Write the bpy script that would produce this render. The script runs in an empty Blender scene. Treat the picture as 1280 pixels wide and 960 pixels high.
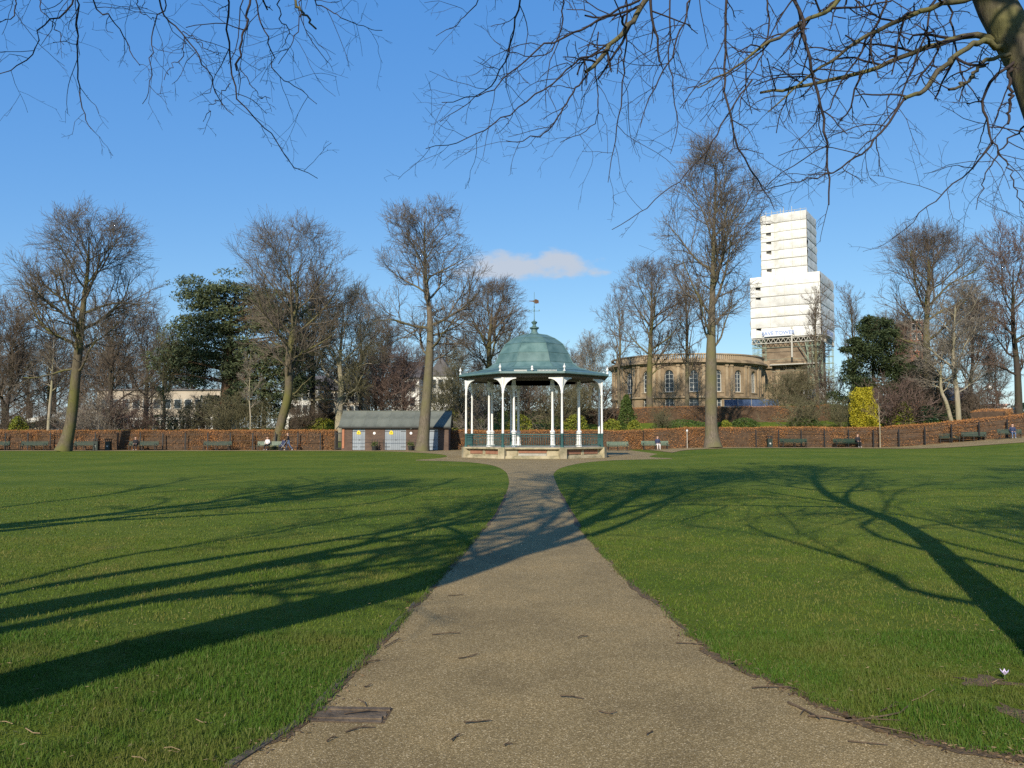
import bpy, math, random
import numpy as np
from mathutils import Vector, Matrix, Euler
from mathutils.geometry import tessellate_polygon

R = math.radians
scn = bpy.context.scene
COL = scn.collection

# ------------------------------------------------------------------ camera, sky, sun, exposure
CAM_H, FPX, PITCH = 1.6, 1000.0, math.atan(0.063)
cam_d = bpy.data.cameras.new('camera')
cam = bpy.data.objects.new('camera', cam_d); COL.objects.link(cam)
cam.location = (0, 0, CAM_H); cam.rotation_euler = (R(90) + PITCH, 0, 0)
cam_d.sensor_width = 36.0; cam_d.lens = 36.0 * FPX / 1280.0
cam_d.clip_start = 0.05; cam_d.clip_end = 9000
scn.camera = cam

SUN_EL, SUN_AZ = R(29), R(17)          # shadows fall forward, 17 degrees to the right
sun_dir = Vector((math.sin(SUN_AZ) * math.cos(SUN_EL), math.cos(SUN_AZ) * math.cos(SUN_EL), -math.sin(SUN_EL)))
world = bpy.data.worlds.new('World'); scn.world = world; world.use_nodes = True
wn, wl = world.node_tree.nodes, world.node_tree.links
wn.clear()
sky = wn.new('ShaderNodeTexSky'); sky.sky_type = 'NISHITA'; sky.sun_disc = False
sky.sun_elevation = SUN_EL; sky.sun_rotation = math.pi + SUN_AZ
sky.air_density = 1.0; sky.dust_density = 0.1; sky.ozone_density = 2.6; sky.altitude = 0
bg = wn.new('ShaderNodeBackground'); bg.inputs[1].default_value = 0.098
wo = wn.new('ShaderNodeOutputWorld')
tc = wn.new('ShaderNodeTexCoord')
# small fair-weather cloud: noise in direction space around one bearing
def wmath(op, a, b=None, c=None):
    n = wn.new('ShaderNodeMath'); n.operation = op
    for i, v in enumerate((a, b, c)):
        if v is None: continue
        if isinstance(v, (int, float)): n.inputs[i].default_value = v
        else: wl.new(v, n.inputs[i])
    return n.outputs[0]
sep = wn.new('ShaderNodeSeparateXYZ'); wl.new(tc.outputs['Generated'], sep.inputs[0])
ysafe = wmath('MAXIMUM', sep.outputs[1], 0.05)
ax = wmath('DIVIDE', sep.outputs[0], ysafe)
az_ = wmath('DIVIDE', sep.outputs[2], ysafe)
noi = wn.new('ShaderNodeTexNoise'); noi.inputs['Scale'].default_value = 26; noi.inputs['Detail'].default_value = 7; noi.inputs['Roughness'].default_value = 0.55
mp = wn.new('ShaderNodeMapping'); mp.inputs['Scale'].default_value = (1, 1, 1.9); wl.new(tc.outputs['Generated'], mp.inputs[0]); wl.new(mp.outputs[0], noi.inputs[0])
def blob(cx, cz, rx, rz):
    dx = wmath('DIVIDE', wmath('SUBTRACT', ax, cx), rx)
    dz = wmath('DIVIDE', wmath('SUBTRACT', az_, cz), rz)
    return wmath('SUBTRACT', 1.0, wmath('ADD', wmath('MULTIPLY', dx, dx), wmath('MULTIPLY', dz, dz)))
b = wmath('MAXIMUM', blob(0.028, 0.214, 0.082, 0.023), blob(-0.02, 0.211, 0.06, 0.02))
b = wmath('MAXIMUM', b, wmath('SUBTRACT', blob(0.115, 0.205, 0.03, 0.010), 0.35))
dens = wmath('ADD', wmath('MULTIPLY', b, 0.75), wmath('MULTIPLY', wmath('SUBTRACT', noi.outputs[0], 0.5), 2.6))
dens = wmath('MULTIPLY', dens, wmath('GREATER_THAN', sep.outputs[1], 0.1))
mr = wn.new('ShaderNodeMapRange'); mr.interpolation_type = 'SMOOTHSTEP'
wl.new(dens, mr.inputs[0]); mr.inputs[1].default_value = 0.0; mr.inputs[2].default_value = 0.8; mr.inputs[3].default_value = 0; mr.inputs[4].default_value = 0.92
mixc = wn.new('ShaderNodeMixRGB'); wl.new(mr.outputs[0], mixc.inputs[0])
tint = wn.new('ShaderNodeMixRGB'); tint.blend_type = 'MULTIPLY'; tint.inputs[0].default_value = 1.0; tint.inputs[2].default_value = (0.74, 0.72, 0.46, 1)
deep = wn.new('ShaderNodeMixRGB'); deep.blend_type = 'ADD'; deep.inputs[0].default_value = 1.0; deep.inputs[2].default_value = (0.0, 1.15, 4.5, 1)   # clear deep winter blue
wl.new(sky.outputs[0], tint.inputs[1]); wl.new(tint.outputs[0], deep.inputs[1]); wl.new(deep.outputs[0], mixc.inputs[1])
mixc.inputs[2].default_value = (4.6, 5.1, 5.9, 1)
wl.new(mixc.outputs[0], bg.inputs[0]); wl.new(bg.outputs[0], wo.inputs[0])

sun_d = bpy.data.lights.new('sun', 'SUN'); sun_d.energy = 5.0; sun_d.angle = R(0.53); sun_d.color = (1.0, 0.90, 0.74)
sun = bpy.data.objects.new('sun', sun_d); COL.objects.link(sun)
sun.rotation_euler = sun_dir.to_track_quat('-Z', 'Y').to_euler(); sun.location = (-20, -60, 60)

scn.view_settings.view_transform = 'Standard'; scn.view_settings.look = 'None'
scn.view_settings.exposure = 0.28; scn.view_settings.gamma = 1.0; scn.view_settings.use_curve_mapping = False
scn.cycles.max_bounces = 5; scn.cycles.diffuse_bounces = 2; scn.cycles.glossy_bounces = 2; scn.cycles.transparent_max_bounces = 6
scn.cycles.use_denoising = False

# ------------------------------------------------------------------ helpers
_cp, _sp = math.cos(PITCH), math.sin(PITCH)
def P(px, py, Y):
    """world point seen at photo pixel (px, py) on the plane at distance Y"""
    u, v = (px - 640) / FPX, (480 - py) / FPX
    d = Vector((u, _cp - v * _sp, _sp + v * _cp))
    return Vector((0, 0, CAM_H)) + d * (Y / d.y)
def G(px, py):
    u, v = (px - 640) / FPX, (480 - py) / FPX
    d = Vector((u, _cp - v * _sp, _sp + v * _cp))
    return Vector((0, 0, CAM_H)) + d * (-CAM_H / d.z)
def zp(py, Y): return CAM_H + (543 - py) / FPX * Y
def X(px, Y): return (px - 640) / FPX * Y * 1.002

def sstep(a, b, v):
    t = np.clip((np.asarray(v, float) - a) / (b - a), 0, 1)
    return t * t * (3 - 2 * t)
def gz(x, y):
    x = np.asarray(x, float); y = np.asarray(y, float)
    far = sstep(42, 64, y)
    side = 0.27 * sstep(11, 22, x)
    e = x - 38.0
    ramp = 0.115 * np.where(e > 30, 30 + 0 * e, np.where(e > 2, e, np.where(e < -2, 0, (e + 2) ** 2 / 8)))
    bank = 2.9 * sstep(84, 101, y) + 2.5 * sstep(103, 128, y) + 2.0 * sstep(135, 220, y)
    lf = 0.45 + 0.55 * sstep(-34, -22, x)
    rf = 1 - 0.75 * sstep(46, 62, x)
    return far * (side + ramp) + bank * lf * rf
def gzf(x, y): return float(gz(x, y))

_nm = {}
def add_obj(name, me, mat=None, parent=None):
    o = bpy.data.objects.new(name, me); COL.objects.link(o)
    if mat is not None and me is not None and len(me.materials) == 0:
        for m in (mat if isinstance(mat, (list, tuple)) else [mat]): me.materials.append(m)
    if parent is not None: o.parent = parent
    return o
def tag(o, label=None, cat=None, group=None, kind=None):
    if label: o['label'] = label
    if cat: o['category'] = cat
    if group: o['group'] = group
    if kind: o['kind'] = kind
    return o
def empty(name, loc=(0, 0, 0), rz=0.0, parent=None):
    o = bpy.data.objects.new(name, None); COL.objects.link(o); o.location = loc; o.rotation_euler = (0, 0, rz)
    o.empty_display_size = 0.2
    if parent is not None: o.parent = parent
    return o
def copy_tree(o, parent=None):
    c = o.copy(); COL.objects.link(c); c.parent = parent
    for ch in list(o.children): copy_tree(ch, c)
    return c
def fast_mesh(name, verts, faces, smooth=False, midx=None):
    """verts (n,3) array, faces (m,k) array"""
    verts = np.asarray(verts, np.float32); faces = np.asarray(faces, np.int32)
    me = bpy.data.meshes.new(name); m, k = faces.shape
    me.vertices.add(len(verts)); me.vertices.foreach_set('co', verts.ravel())
    me.loops.add(m * k); me.loops.foreach_set('vertex_index', faces.ravel())
    me.polygons.add(m); me.polygons.foreach_set('loop_start', np.arange(0, m * k, k, dtype=np.int32))
    me.polygons.foreach_set('loop_total', np.full(m, k, np.int32))
    if smooth: me.polygons.foreach_set('use_smooth', np.ones(m, bool))
    if midx is not None: me.polygons.foreach_set('material_index', np.asarray(midx, np.int32))
    me.update(calc_edges=True)
    return me

class MB:
    """collects simple solids into one mesh"""
    def __init__(s): s.v = []; s.f = []
    def add(s, vs, fs):
        o = len(s.v); s.v += [tuple(p) for p in vs]; s.f += [tuple(i + o for i in f) for f in fs]; return s
    def box(s, c, d, rz=0.0, rx=0.0):
        hx, hy, hz = d[0] / 2, d[1] / 2, d[2] / 2
        M = Matrix.Translation(Vector(c)) @ Matrix.Rotation(rz, 4, 'Z') @ Matrix.Rotation(rx, 4, 'X')
        vs = [M @ Vector((x, y, z)) for z in (-hz, hz) for x, y in ((-hx, -hy), (hx, -hy), (hx, hy), (-hx, hy))]
        return s.add(vs, [(3, 2, 1, 0), (4, 5, 6, 7), (0, 1, 5, 4), (1, 2, 6, 5), (2, 3, 7, 6), (3, 0, 4, 7)])
    def tube(s, p0, p1, r0, r1=None, n=8, cap=True):
        p0, p1 = Vector(p0), Vector(p1); r1 = r0 if r1 is None else r1
        t = (p1 - p0).normalized(); u = t.orthogonal().normalized(); w = t.cross(u)
        vs = [p + (u * math.cos(2 * math.pi * i / n) + w * math.sin(2 * math.pi * i / n)) * r for p, r in ((p0, r0), (p1, r1)) for i in range(n)]
        fs = [(i, (i + 1) % n, n + (i + 1) % n, n + i) for i in range(n)]
        if cap: fs += [tuple(range(n - 1, -1, -1)), tuple(range(n, 2 * n))]
        return s.add(vs, fs)
    def lathe(s, prof, n=12, c=(0, 0, 0), ph=0.0):
        vs, fs = [], []
        for r, z in prof:
            for i in range(n):
                a = ph + 2 * math.pi * i / n
                vs.append((c[0] + r * math.sin(a), c[1] - r * math.cos(a), c[2] + z))
        for k in range(len(prof) - 1):
            for i in range(n):
                j = (i + 1) % n
                fs.append((k * n + i, k * n + j, (k + 1) * n + j, (k + 1) * n + i))
        fs.append(tuple(range(n - 1, -1, -1))); fs.append(tuple(range((len(prof) - 1) * n, len(prof) * n)))
        return s.add(vs, fs)
    def prism(s, poly, M, th):
        """2D polygon (x,z) extruded by th along local y, then transformed by M"""
        n = len(poly)
        vs = [M @ Vector((x, y, z)) for y in (-th / 2, th / 2) for x, z in poly]
        fs = [tuple(range(n)), tuple(range(2 * n - 1, n - 1, -1))] + [((i + 1) % n, i, n + i, n + (i + 1) % n) for i in range(n)]
        return s.add(vs, fs)
    def build(s, name, mat, parent=None, smooth=False):
        me = bpy.data.meshes.new(name); me.from_pydata(s.v, [], s.f); me.update()
        if smooth:
            me.polygons.foreach_set('use_smooth', np.ones(len(me.polygons), bool))
            me.set_sharp_from_angle(angle=R(40))
        return add_obj(name, me, mat, parent)

# ------------------------------------------------------------------ materials
def new_mat(name):
    m = bpy.data.materials.new(name); m.use_nodes = True
    nt = m.node_tree; b = nt.nodes['Principled BSDF']
    return m, nt.nodes, nt.links, b
def ramp_node(N, cols):
    r = N.new('ShaderNodeValToRGB'); e = r.color_ramp.elements
    while len(e) < len(cols): e.new(0.5)
    for i, (p, c) in enumerate(cols): e[i].position = p; e[i].color = (*c, 1)
    return r
def mat_noise(name, cols, scale=4.0, rough=0.85, detail=6, bump=0.0, bscale=None, spec=0.3, coords='Object', metal=0.0):
    m, N, L, b = new_mat(name)
    t = N.new('ShaderNodeTexCoord'); n = N.new('ShaderNodeTexNoise')
    n.inputs['Scale'].default_value = scale; n.inputs['Detail'].default_value = detail; n.inputs['Roughness'].default_value = 0.62
    L.new(t.outputs[coords], n.inputs[0])
    k = len(cols)
    r = ramp_node(N, [(0.32 + 0.36 * i / max(1, k - 1), c) for i, c in enumerate(cols)])
    L.new(n.outputs[0], r.inputs[0]); L.new(r.outputs[0], b.inputs['Base Color'])
    b.inputs['Roughness'].default_value = rough; b.inputs['Specular IOR Level'].default_value = spec; b.inputs['Metallic'].default_value = metal
    if bump:
        n2 = N.new('ShaderNodeTexNoise'); n2.inputs['Scale'].default_value = bscale or scale * 4; n2.inputs['Detail'].default_value = 4
        L.new(t.outputs[coords], n2.inputs[0])
        bp = N.new('ShaderNodeBump'); bp.inputs['Strength'].default_value = bump; bp.inputs['Distance'].default_value = 0.03
        L.new(n2.outputs[0], bp.inputs['Height']); L.new(bp.outputs[0], b.inputs['Normal'])
    return m
def mat_island(name, cols, rough=0.7, transl=0.0, spec=0.25):
    """each loose piece (leaf, blade) takes its own colour"""
    m, N, L, b = new_mat(name)
    g = N.new('ShaderNodeNewGeometry')
    r = ramp_node(N, [(i / max(1, len(cols) - 1), c) for i, c in enumerate(cols)])
    L.new(g.outputs['Random Per Island'], r.inputs[0]); L.new(r.outputs[0], b.inputs['Base Color'])
    b.inputs['Roughness'].default_value = rough; b.inputs['Specular IOR Level'].default_value = spec
    if transl:
        tr = N.new('ShaderNodeBsdfTranslucent'); L.new(r.outputs[0], tr.inputs[0])
        mx = N.new('ShaderNodeMixShader'); mx.inputs[0].default_value = transl
        L.new(b.outputs[0], mx.inputs[1]); L.new(tr.outputs[0], mx.inputs[2])
        L.new(mx.outputs[0], N['Material Output'].inputs[0])
    return m
def tint_noise(m, scale, c0, c1):
    N, L = m.node_tree.nodes, m.node_tree.links; b = N['Principled BSDF']; src = b.inputs['Base Color'].links[0].from_socket
    t = N.new('ShaderNodeTexCoord'); n = N.new('ShaderNodeTexNoise'); n.inputs['Scale'].default_value = scale; n.inputs['Detail'].default_value = 5; L.new(t.outputs['Object'], n.inputs[0])
    r = ramp_node(N, [(0.36, c0), (0.64, c1)]); L.new(n.outputs[0], r.inputs[0])
    mx = N.new('ShaderNodeMixRGB'); mx.blend_type = 'MULTIPLY'; mx.inputs[0].default_value = 1; L.new(src, mx.inputs[1]); L.new(r.outputs[0], mx.inputs[2]); L.new(mx.outputs[0], b.inputs['Base Color']); return m
def mat_plain(name, c, rough=0.6, spec=0.4, metal=0.0, var=0.12):
    c2 = tuple(min(1, v * (1 + var)) for v in c); c1 = tuple(v * (1 - var) for v in c)
    return mat_noise(name, [c1, c2], scale=3.0, rough=rough, spec=spec, metal=metal)
def mat_brick(name, c1, c2, mortar, scale=1.0, bw=0.22, rh=0.075):
    m, N, L, b = new_mat(name)
    t = N.new('ShaderNodeTexCoord'); br = N.new('ShaderNodeTexBrick')
    sx = N.new('ShaderNodeSeparateXYZ'); cx = N.new('ShaderNodeCombineXYZ')
    L.new(t.outputs['Object'], sx.inputs[0]); ad = N.new('ShaderNodeMath'); ad.operation = 'ADD'
    L.new(sx.outputs[0], ad.inputs[0]); L.new(sx.outputs[1], ad.inputs[1])
    L.new(ad.outputs[0], cx.inputs[0]); L.new(sx.outputs[2], cx.inputs[1]); L.new(cx.outputs[0], br.inputs[0])
    br.inputs['Color1'].default_value = (*c1, 1); br.inputs['Color2'].default_value = (*c2, 1); br.inputs['Mortar'].default_value = (*mortar, 1)
    br.inputs['Scale'].default_value = scale; br.inputs['Brick Width'].default_value = bw; br.inputs['Row Height'].default_value = rh; br.inputs['Mortar Size'].default_value = 0.008
    n = N.new('ShaderNodeTexNoise'); n.inputs['Scale'].default_value = 0.9; n.inputs['Detail'].default_value = 8; L.new(t.outputs['Object'], n.inputs[0])
    mx = N.new('ShaderNodeMixRGB'); mx.blend_type = 'MULTIPLY'; mx.inputs[0].default_value = 0.75
    r = ramp_node(N, [(0.3, (0.55, 0.5, 0.45)), (0.65, (1.0, 1.0, 1.0))]); L.new(n.outputs[0], r.inputs[0])
    L.new(br.outputs[0], mx.inputs[1]); L.new(r.outputs[0], mx.inputs[2]); L.new(mx.outputs[0], b.inputs['Base Color'])
    b.inputs['Roughness'].default_value = 0.9
    return m

M = {}
M['white_paint'] = mat_noise('white_paint', [(0.66, 0.66, 0.63), (0.82, 0.82, 0.80)], 1.5, 0.45)
M['teal_paint'] = mat_noise('teal_paint', [(0.025, 0.075, 0.075), (0.045, 0.115, 0.11)], 2.0, 0.45)
M['roof_green'] = mat_noise('roof_green', [(0.055, 0.11, 0.108), (0.093, 0.165, 0.157), (0.125, 0.20, 0.192)], 1.3, 0.5, bump=0.08, bscale=3)
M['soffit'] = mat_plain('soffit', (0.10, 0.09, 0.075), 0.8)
M['plinth_stone'] = mat_noise('plinth_stone', [(0.16, 0.15, 0.09), (0.36, 0.31, 0.20), (0.46, 0.40, 0.28)], 1.6, 0.9, bump=0.3, bscale=18)
M['red_stone'] = mat_noise('red_stone', [(0.19, 0.09, 0.055), (0.30, 0.15, 0.095)], 2.2, 0.9, bump=0.3, bscale=20)
M['plaque'] = mat_noise('plaque', [(0.25, 0.24, 0.20), (0.38, 0.36, 0.31)], 3, 0.8)
M['green_bench'] = mat_noise('green_bench', [(0.008, 0.026, 0.016), (0.014, 0.042, 0.025)], 3, 0.6)
M['pale_green_bench'] = mat_noise('pale_green_bench', [(0.05, 0.10, 0.065), (0.13, 0.17, 0.12)], 3, 0.5)
M['black_iron'] = mat_plain('black_iron', (0.015, 0.015, 0.016), 0.5)
M['dark_green_iron'] = mat_plain('dark_green_iron', (0.016, 0.028, 0.022), 0.5)
M['shed_brick'] = mat_brick('shed_brick', (0.125, 0.075, 0.05), (0.085, 0.05, 0.037), (0.14, 0.12, 0.10), bw=0.24, rh=0.08)
M['door_grey'] = mat_noise('door_grey', [(0.21, 0.245, 0.28), (0.30, 0.335, 0.37)], 1.2, 0.5)
M['roof_slate'] = mat_noise('roof_slate', [(0.085, 0.095, 0.08), (0.125, 0.135, 0.115), (0.15, 0.16, 0.135)], 0.8, 0.75, bump=0.15, bscale=8)
M['fascia'] = mat_plain('fascia', (0.02, 0.022, 0.02), 0.6)
M['terracotta'] = mat_plain('terracotta', (0.36, 0.15, 0.08), 0.8)
M['yellow'] = mat_plain('yellow', (0.75, 0.55, 0.02), 0.5)
M['sandstone'] = mat_brick('sandstone', (0.31, 0.235, 0.148), (0.25, 0.185, 0.112), (0.17, 0.125, 0.08), bw=1.1, rh=0.45)
M['sandstone_trim'] = mat_noise('sandstone_trim', [(0.12, 0.092, 0.06), (0.27, 0.205, 0.13), (0.38, 0.295, 0.19)], 0.5, 0.9)
M['tower_stone'] = mat_brick('tower_stone', (0.24, 0.185, 0.125), (0.19, 0.145, 0.098), (0.13, 0.10, 0.07), bw=1.1, rh=0.45)
M['dark_glass'] = mat_plain('dark_glass', (0.035, 0.045, 0.055), 0.12, spec=0.5)
M['frame_white'] = mat_plain('frame_white', (0.46, 0.46, 0.42), 0.5)
M['sheeting'] = mat_noise('sheeting', [(0.50, 0.49, 0.44), (0.68, 0.67, 0.63), (0.74, 0.73, 0.70)], 0.45, 0.55, bump=0.9, bscale=1.1)
M['sheet_gap'] = mat_plain('sheet_gap', (0.20, 0.19, 0.17), 0.8)
M['scaffold'] = mat_plain('scaffold', (0.20, 0.25, 0.18), 0.6)
M['scaffold_pale'] = mat_plain('scaffold_pale', (0.42, 0.40, 0.34), 0.6)
M['banner_blue'] = mat_plain('banner_blue', (0.19, 0.27, 0.46), 0.6)
M['banner_white'] = mat_plain('banner_white', (0.72, 0.74, 0.78), 0.6)
M['mesh_blue'] = mat_plain('mesh_blue', (0.05, 0.085, 0.17), 0.7)
M['cyan'] = mat_plain('cyan', (0.25, 0.48, 0.58), 0.6)
M['orange'] = mat_plain('orange', (0.65, 0.19, 0.05), 0.6)
M['pink'] = mat_plain('pink', (0.52, 0.36, 0.37), 0.6)
M['render_beige'] = mat_noise('render_beige', [(0.33, 0.28, 0.215), (0.43, 0.37, 0.29)], 0.5, 0.85)
M['render_white'] = mat_noise('render_white', [(0.58, 0.56, 0.51), (0.70, 0.68, 0.63)], 0.5, 0.8)
M['roof_tile'] = mat_noise('roof_tile', [(0.08, 0.075, 0.075), (0.13, 0.12, 0.12)], 1.0, 0.85)
M['house_brick'] = mat_noise('house_brick', [(0.24, 0.10, 0.06), (0.34, 0.15, 0.09)], 1.0, 0.9)
M['pink_render'] = mat_plain('pink_render', (0.46, 0.30, 0.24), 0.85)

def obj_random(m, lo):
    """neighbouring sheets, planks and panels differ a little in tone"""
    N, L = m.node_tree.nodes, m.node_tree.links; b = N['Principled BSDF']; src = b.inputs['Base Color'].links[0].from_socket
    i = N.new('ShaderNodeObjectInfo'); r = ramp_node(N, [(0.0, (lo, lo, lo)), (1.0, (1.06, 1.06, 1.04))]); L.new(i.outputs['Random'], r.inputs[0])
    mx = N.new('ShaderNodeMixRGB'); mx.blend_type = 'MULTIPLY'; mx.inputs[0].default_value = 1; L.new(src, mx.inputs[1]); L.new(r.outputs[0], mx.inputs[2]); L.new(mx.outputs[0], b.inputs['Base Color'])
for k_, lo_ in (('roof_green', 0.84), ('sheeting', 0.80), ('door_grey', 0.84), ('roof_slate', 0.88), ('plinth_stone', 0.82), ('white_paint', 0.90)): obj_random(M[k_], lo_)
def bark(name, c0, c1, moss, ms=0.35, fs=2.2):
    m, N, L, b = new_mat(name)
    t = N.new('ShaderNodeTexCoord'); n = N.new('ShaderNodeTexNoise'); n.inputs['Scale'].default_value = fs; n.inputs['Detail'].default_value = 10; n.inputs['Roughness'].default_value = 0.7
    mp = N.new('ShaderNodeMapping'); mp.inputs['Scale'].default_value = (3, 3, 0.7); L.new(t.outputs['Object'], mp.inputs[0]); L.new(mp.outputs[0], n.inputs[0])
    r = ramp_node(N, [(0.3, c0), (0.7, c1)]); L.new(n.outputs[0], r.inputs[0])
    n2 = N.new('ShaderNodeTexNoise'); n2.inputs['Scale'].default_value = ms; n2.inputs['Detail'].default_value = 5; L.new(t.outputs['Object'], n2.inputs[0])
    r2 = ramp_node(N, [(0.42, (0, 0, 0)), (0.62, (1, 1, 1))]); L.new(n2.outputs[0], r2.inputs[0])
    mx = N.new('ShaderNodeMixRGB'); L.new(r2.outputs[0], mx.inputs[0]); L.new(r.outputs[0], mx.inputs[1]); mx.inputs[2].default_value = (*moss, 1)
    L.new(mx.outputs[0], b.inputs['Base Color']); b.inputs['Roughness'].default_value = 0.9; b.inputs['Specular IOR Level'].default_value = 0.15
    bp = N.new('ShaderNodeBump'); bp.inputs['Strength'].default_value = 0.6; bp.inputs['Distance'].default_value = 0.04
    L.new(n.outputs[0], bp.inputs['Height']); L.new(bp.outputs[0], b.inputs['Normal'])
    return m
M['bark_moss'] = bark('bark_moss', (0.055, 0.045, 0.03), (0.165, 0.135, 0.092), (0.12, 0.115, 0.038), 0.5, 3.5)
M['bark_grey'] = bark('bark_grey', (0.06, 0.05, 0.037), (0.20, 0.165, 0.12), (0.13, 0.12, 0.06), 0.5, 3.5)
M['bark_pale'] = bark('bark_pale', (0.19, 0.165, 0.12), (0.38, 0.33, 0.25), (0.25, 0.23, 0.13))
M['bark_red'] = bark('bark_red', (0.10, 0.05, 0.03), (0.19, 0.10, 0.06), (0.12, 0.08, 0.05))
M['bark_dark'] = bark('bark_dark', (0.03, 0.025, 0.02), (0.075, 0.06, 0.05), (0.055, 0.055, 0.03))
M['bark_near'] = bark('bark_near', (0.035, 0.03, 0.022), (0.14, 0.12, 0.085), (0.125, 0.118, 0.05), 2.6, 6.0)
M['twig_grey'] = mat_noise('twig_grey', [(0.10, 0.083, 0.063), (0.165, 0.136, 0.104)], 0.4, 0.85, spec=0.15)
M['twig_brown'] = mat_noise('twig_brown', [(0.094, 0.073, 0.054), (0.16, 0.124, 0.092)], 0.4, 0.85, spec=0.15)
M['twig_red'] = mat_noise('twig_red', [(0.11, 0.075, 0.06), (0.17, 0.118, 0.092)], 0.4, 0.85, spec=0.15)
M['twig_pale'] = mat_noise('twig_pale', [(0.16, 0.138, 0.108), (0.25, 0.218, 0.175)], 0.4, 0.85, spec=0.15)
M['twig_olive'] = mat_noise('twig_olive', [(0.105, 0.0975, 0.0525), (0.18, 0.162, 0.093)], 0.4, 0.85, spec=0.15)
M['twig_dark'] = mat_noise('twig_dark', [(0.022, 0.017, 0.018), (0.05, 0.038, 0.035)], 1.0, 0.8, spec=0.2)
M['leaf_beech'] = mat_island('leaf_beech', [(0.22, 0.105, 0.042), (0.44, 0.215, 0.085), (0.56, 0.30, 0.125), (0.34, 0.15, 0.06)], 0.7, 0.15)
tint_noise(M['leaf_beech'], 0.45, (0.55, 0.62, 0.66), (1.12, 1.02, 0.9))
M['leaf_beech_top'] = mat_island('leaf_beech_top', [(0.22, 0.09, 0.03), (0.46, 0.22, 0.07), (0.36, 0.155, 0.05)], 0.7, 0.15)
M['hedge_core'] = mat_noise('hedge_core', [(0.05, 0.032, 0.02), (0.10, 0.064, 0.04)], 3, 0.95)
M['leaf_cedar'] = mat_island('leaf_cedar', [(0.042, 0.062, 0.03), (0.075, 0.10, 0.045), (0.12, 0.135, 0.06), (0.085, 0.11, 0.06)], 0.75, 0.1)
M['leaf_yew'] = mat_island('leaf_yew', [(0.018, 0.032, 0.012), (0.038, 0.056, 0.02), (0.062, 0.08, 0.028)], 0.7, 0.1)
M['leaf_gold'] = mat_island('leaf_gold', [(0.24, 0.21, 0.012), (0.42, 0.36, 0.02), (0.52, 0.45, 0.04), (0.17, 0.18, 0.012)], 0.6, 0.2)
M['leaf_green'] = mat_island('leaf_green', [(0.035, 0.065, 0.015), (0.075, 0.115, 0.025), (0.10, 0.135, 0.03)], 0.6, 0.2)
M['leaf_lime'] = mat_island('leaf_lime', [(0.10, 0.14, 0.018), (0.20, 0.22, 0.03), (0.28, 0.27, 0.03)], 0.6, 0.2)
M['leaf_holly'] = mat_island('leaf_holly', [(0.016, 0.04, 0.017), (0.03, 0.065, 0.025)], 0.4, 0.1)

# ------------------------------------------------------------------ ground and paths
def catmull(pts, n=5, closed=False):
    out = []; N_ = len(pts)
    for i in range(N_ - 1):
        p0, p1, p2, p3 = (np.array(pts[max(0, i - 1)]), np.array(pts[i]), np.array(pts[i + 1]), np.array(pts[min(N_ - 1, i + 2)]))
        for k in range(n):
            t = k / n
            out.append(0.5 * ((2 * p1) + (-p0 + p2) * t + (2 * p0 - 5 * p1 + 4 * p2 - p3) * t * t + (-p0 + 3 * p1 - 3 * p2 + p3) * t ** 3))
    out.append(np.array(pts[-1])); return out
def g2(px, py): p = G(px, py); return (p.x, p.y)

left_edge = [(-2.6, 0.2), (-1.9, 2.2), g2(287, 960), g2(358, 918), g2(396, 889), g2(433, 847), g2(480, 800), g2(520, 757), g2(560, 712), g2(598, 669),
             g2(622, 640), g2(634, 613), g2(636, 600), g2(631, 589), g2(616, 582), g2(590, 578.2), g2(560, 576.6), g2(520, 575.6)]
left_up = [g2(520, 574.9), g2(545, 573.2), g2(556, 571.5), g2(559, 570), g2(552, 568.2), g2(535, 566.6), g2(505, 565), g2(460, 564), (-28, 77.5), (-75, 78.0)]
right_edge = [(6.5, 0.2), (4.6, 2.4), g2(1340, 966), g2(1280, 952), g2(1180, 932), g2(1105, 912), g2(1040, 887), g2(980, 860), g2(920, 832), g2(875, 805), g2(830, 762), g2(785, 725), g2(735, 672),
              g2(714, 640), g2(700, 614), g2(693, 598), g2(693, 591), g2(703, 584.5), g2(730, 578.5), g2(770, 575.3), g2(840, 573.6)]
right_up = [g2(840, 572.9), g2(820, 572.0), g2(812, 571.0), g2(813, 570), g2(823, 567.5), (13.6, 68)]
rng = np.random.default_rng(4)
def rough(pts, amp):
    out = []
    for i, p in enumerate(pts):
        d = math.hypot(p[0], p[1]); a = amp * min(1, 6 / max(1, d))
        out.append(np.array(p) + rng.normal(0, a, 2))
    return out
LE = rough(catmull(left_edge, 12), 0.008); LU = catmull(left_up, 5)
RE = rough(catmull(right_edge, 12), 0.014); RU = catmull(right_up, 5)
poly = LE + LU + [np.array((-75, 84.0)), np.array((13.6, 84.0))] + RU[::-1] + RE[::-1]
poly = np.array(poly)

def in_poly(x, y, pg):
    ins = np.zeros(len(x), bool); n = len(pg); j = n - 1
    for i in range(n):
        xi, yi = pg[i]; xj, yj = pg[j]
        if yi != yj:
            c = ((yi > y) != (yj > y)) & (x < (xj - xi) * (y - yi) / (yj - yi) + xi)
            ins ^= c
        j = i
    return ins

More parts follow.
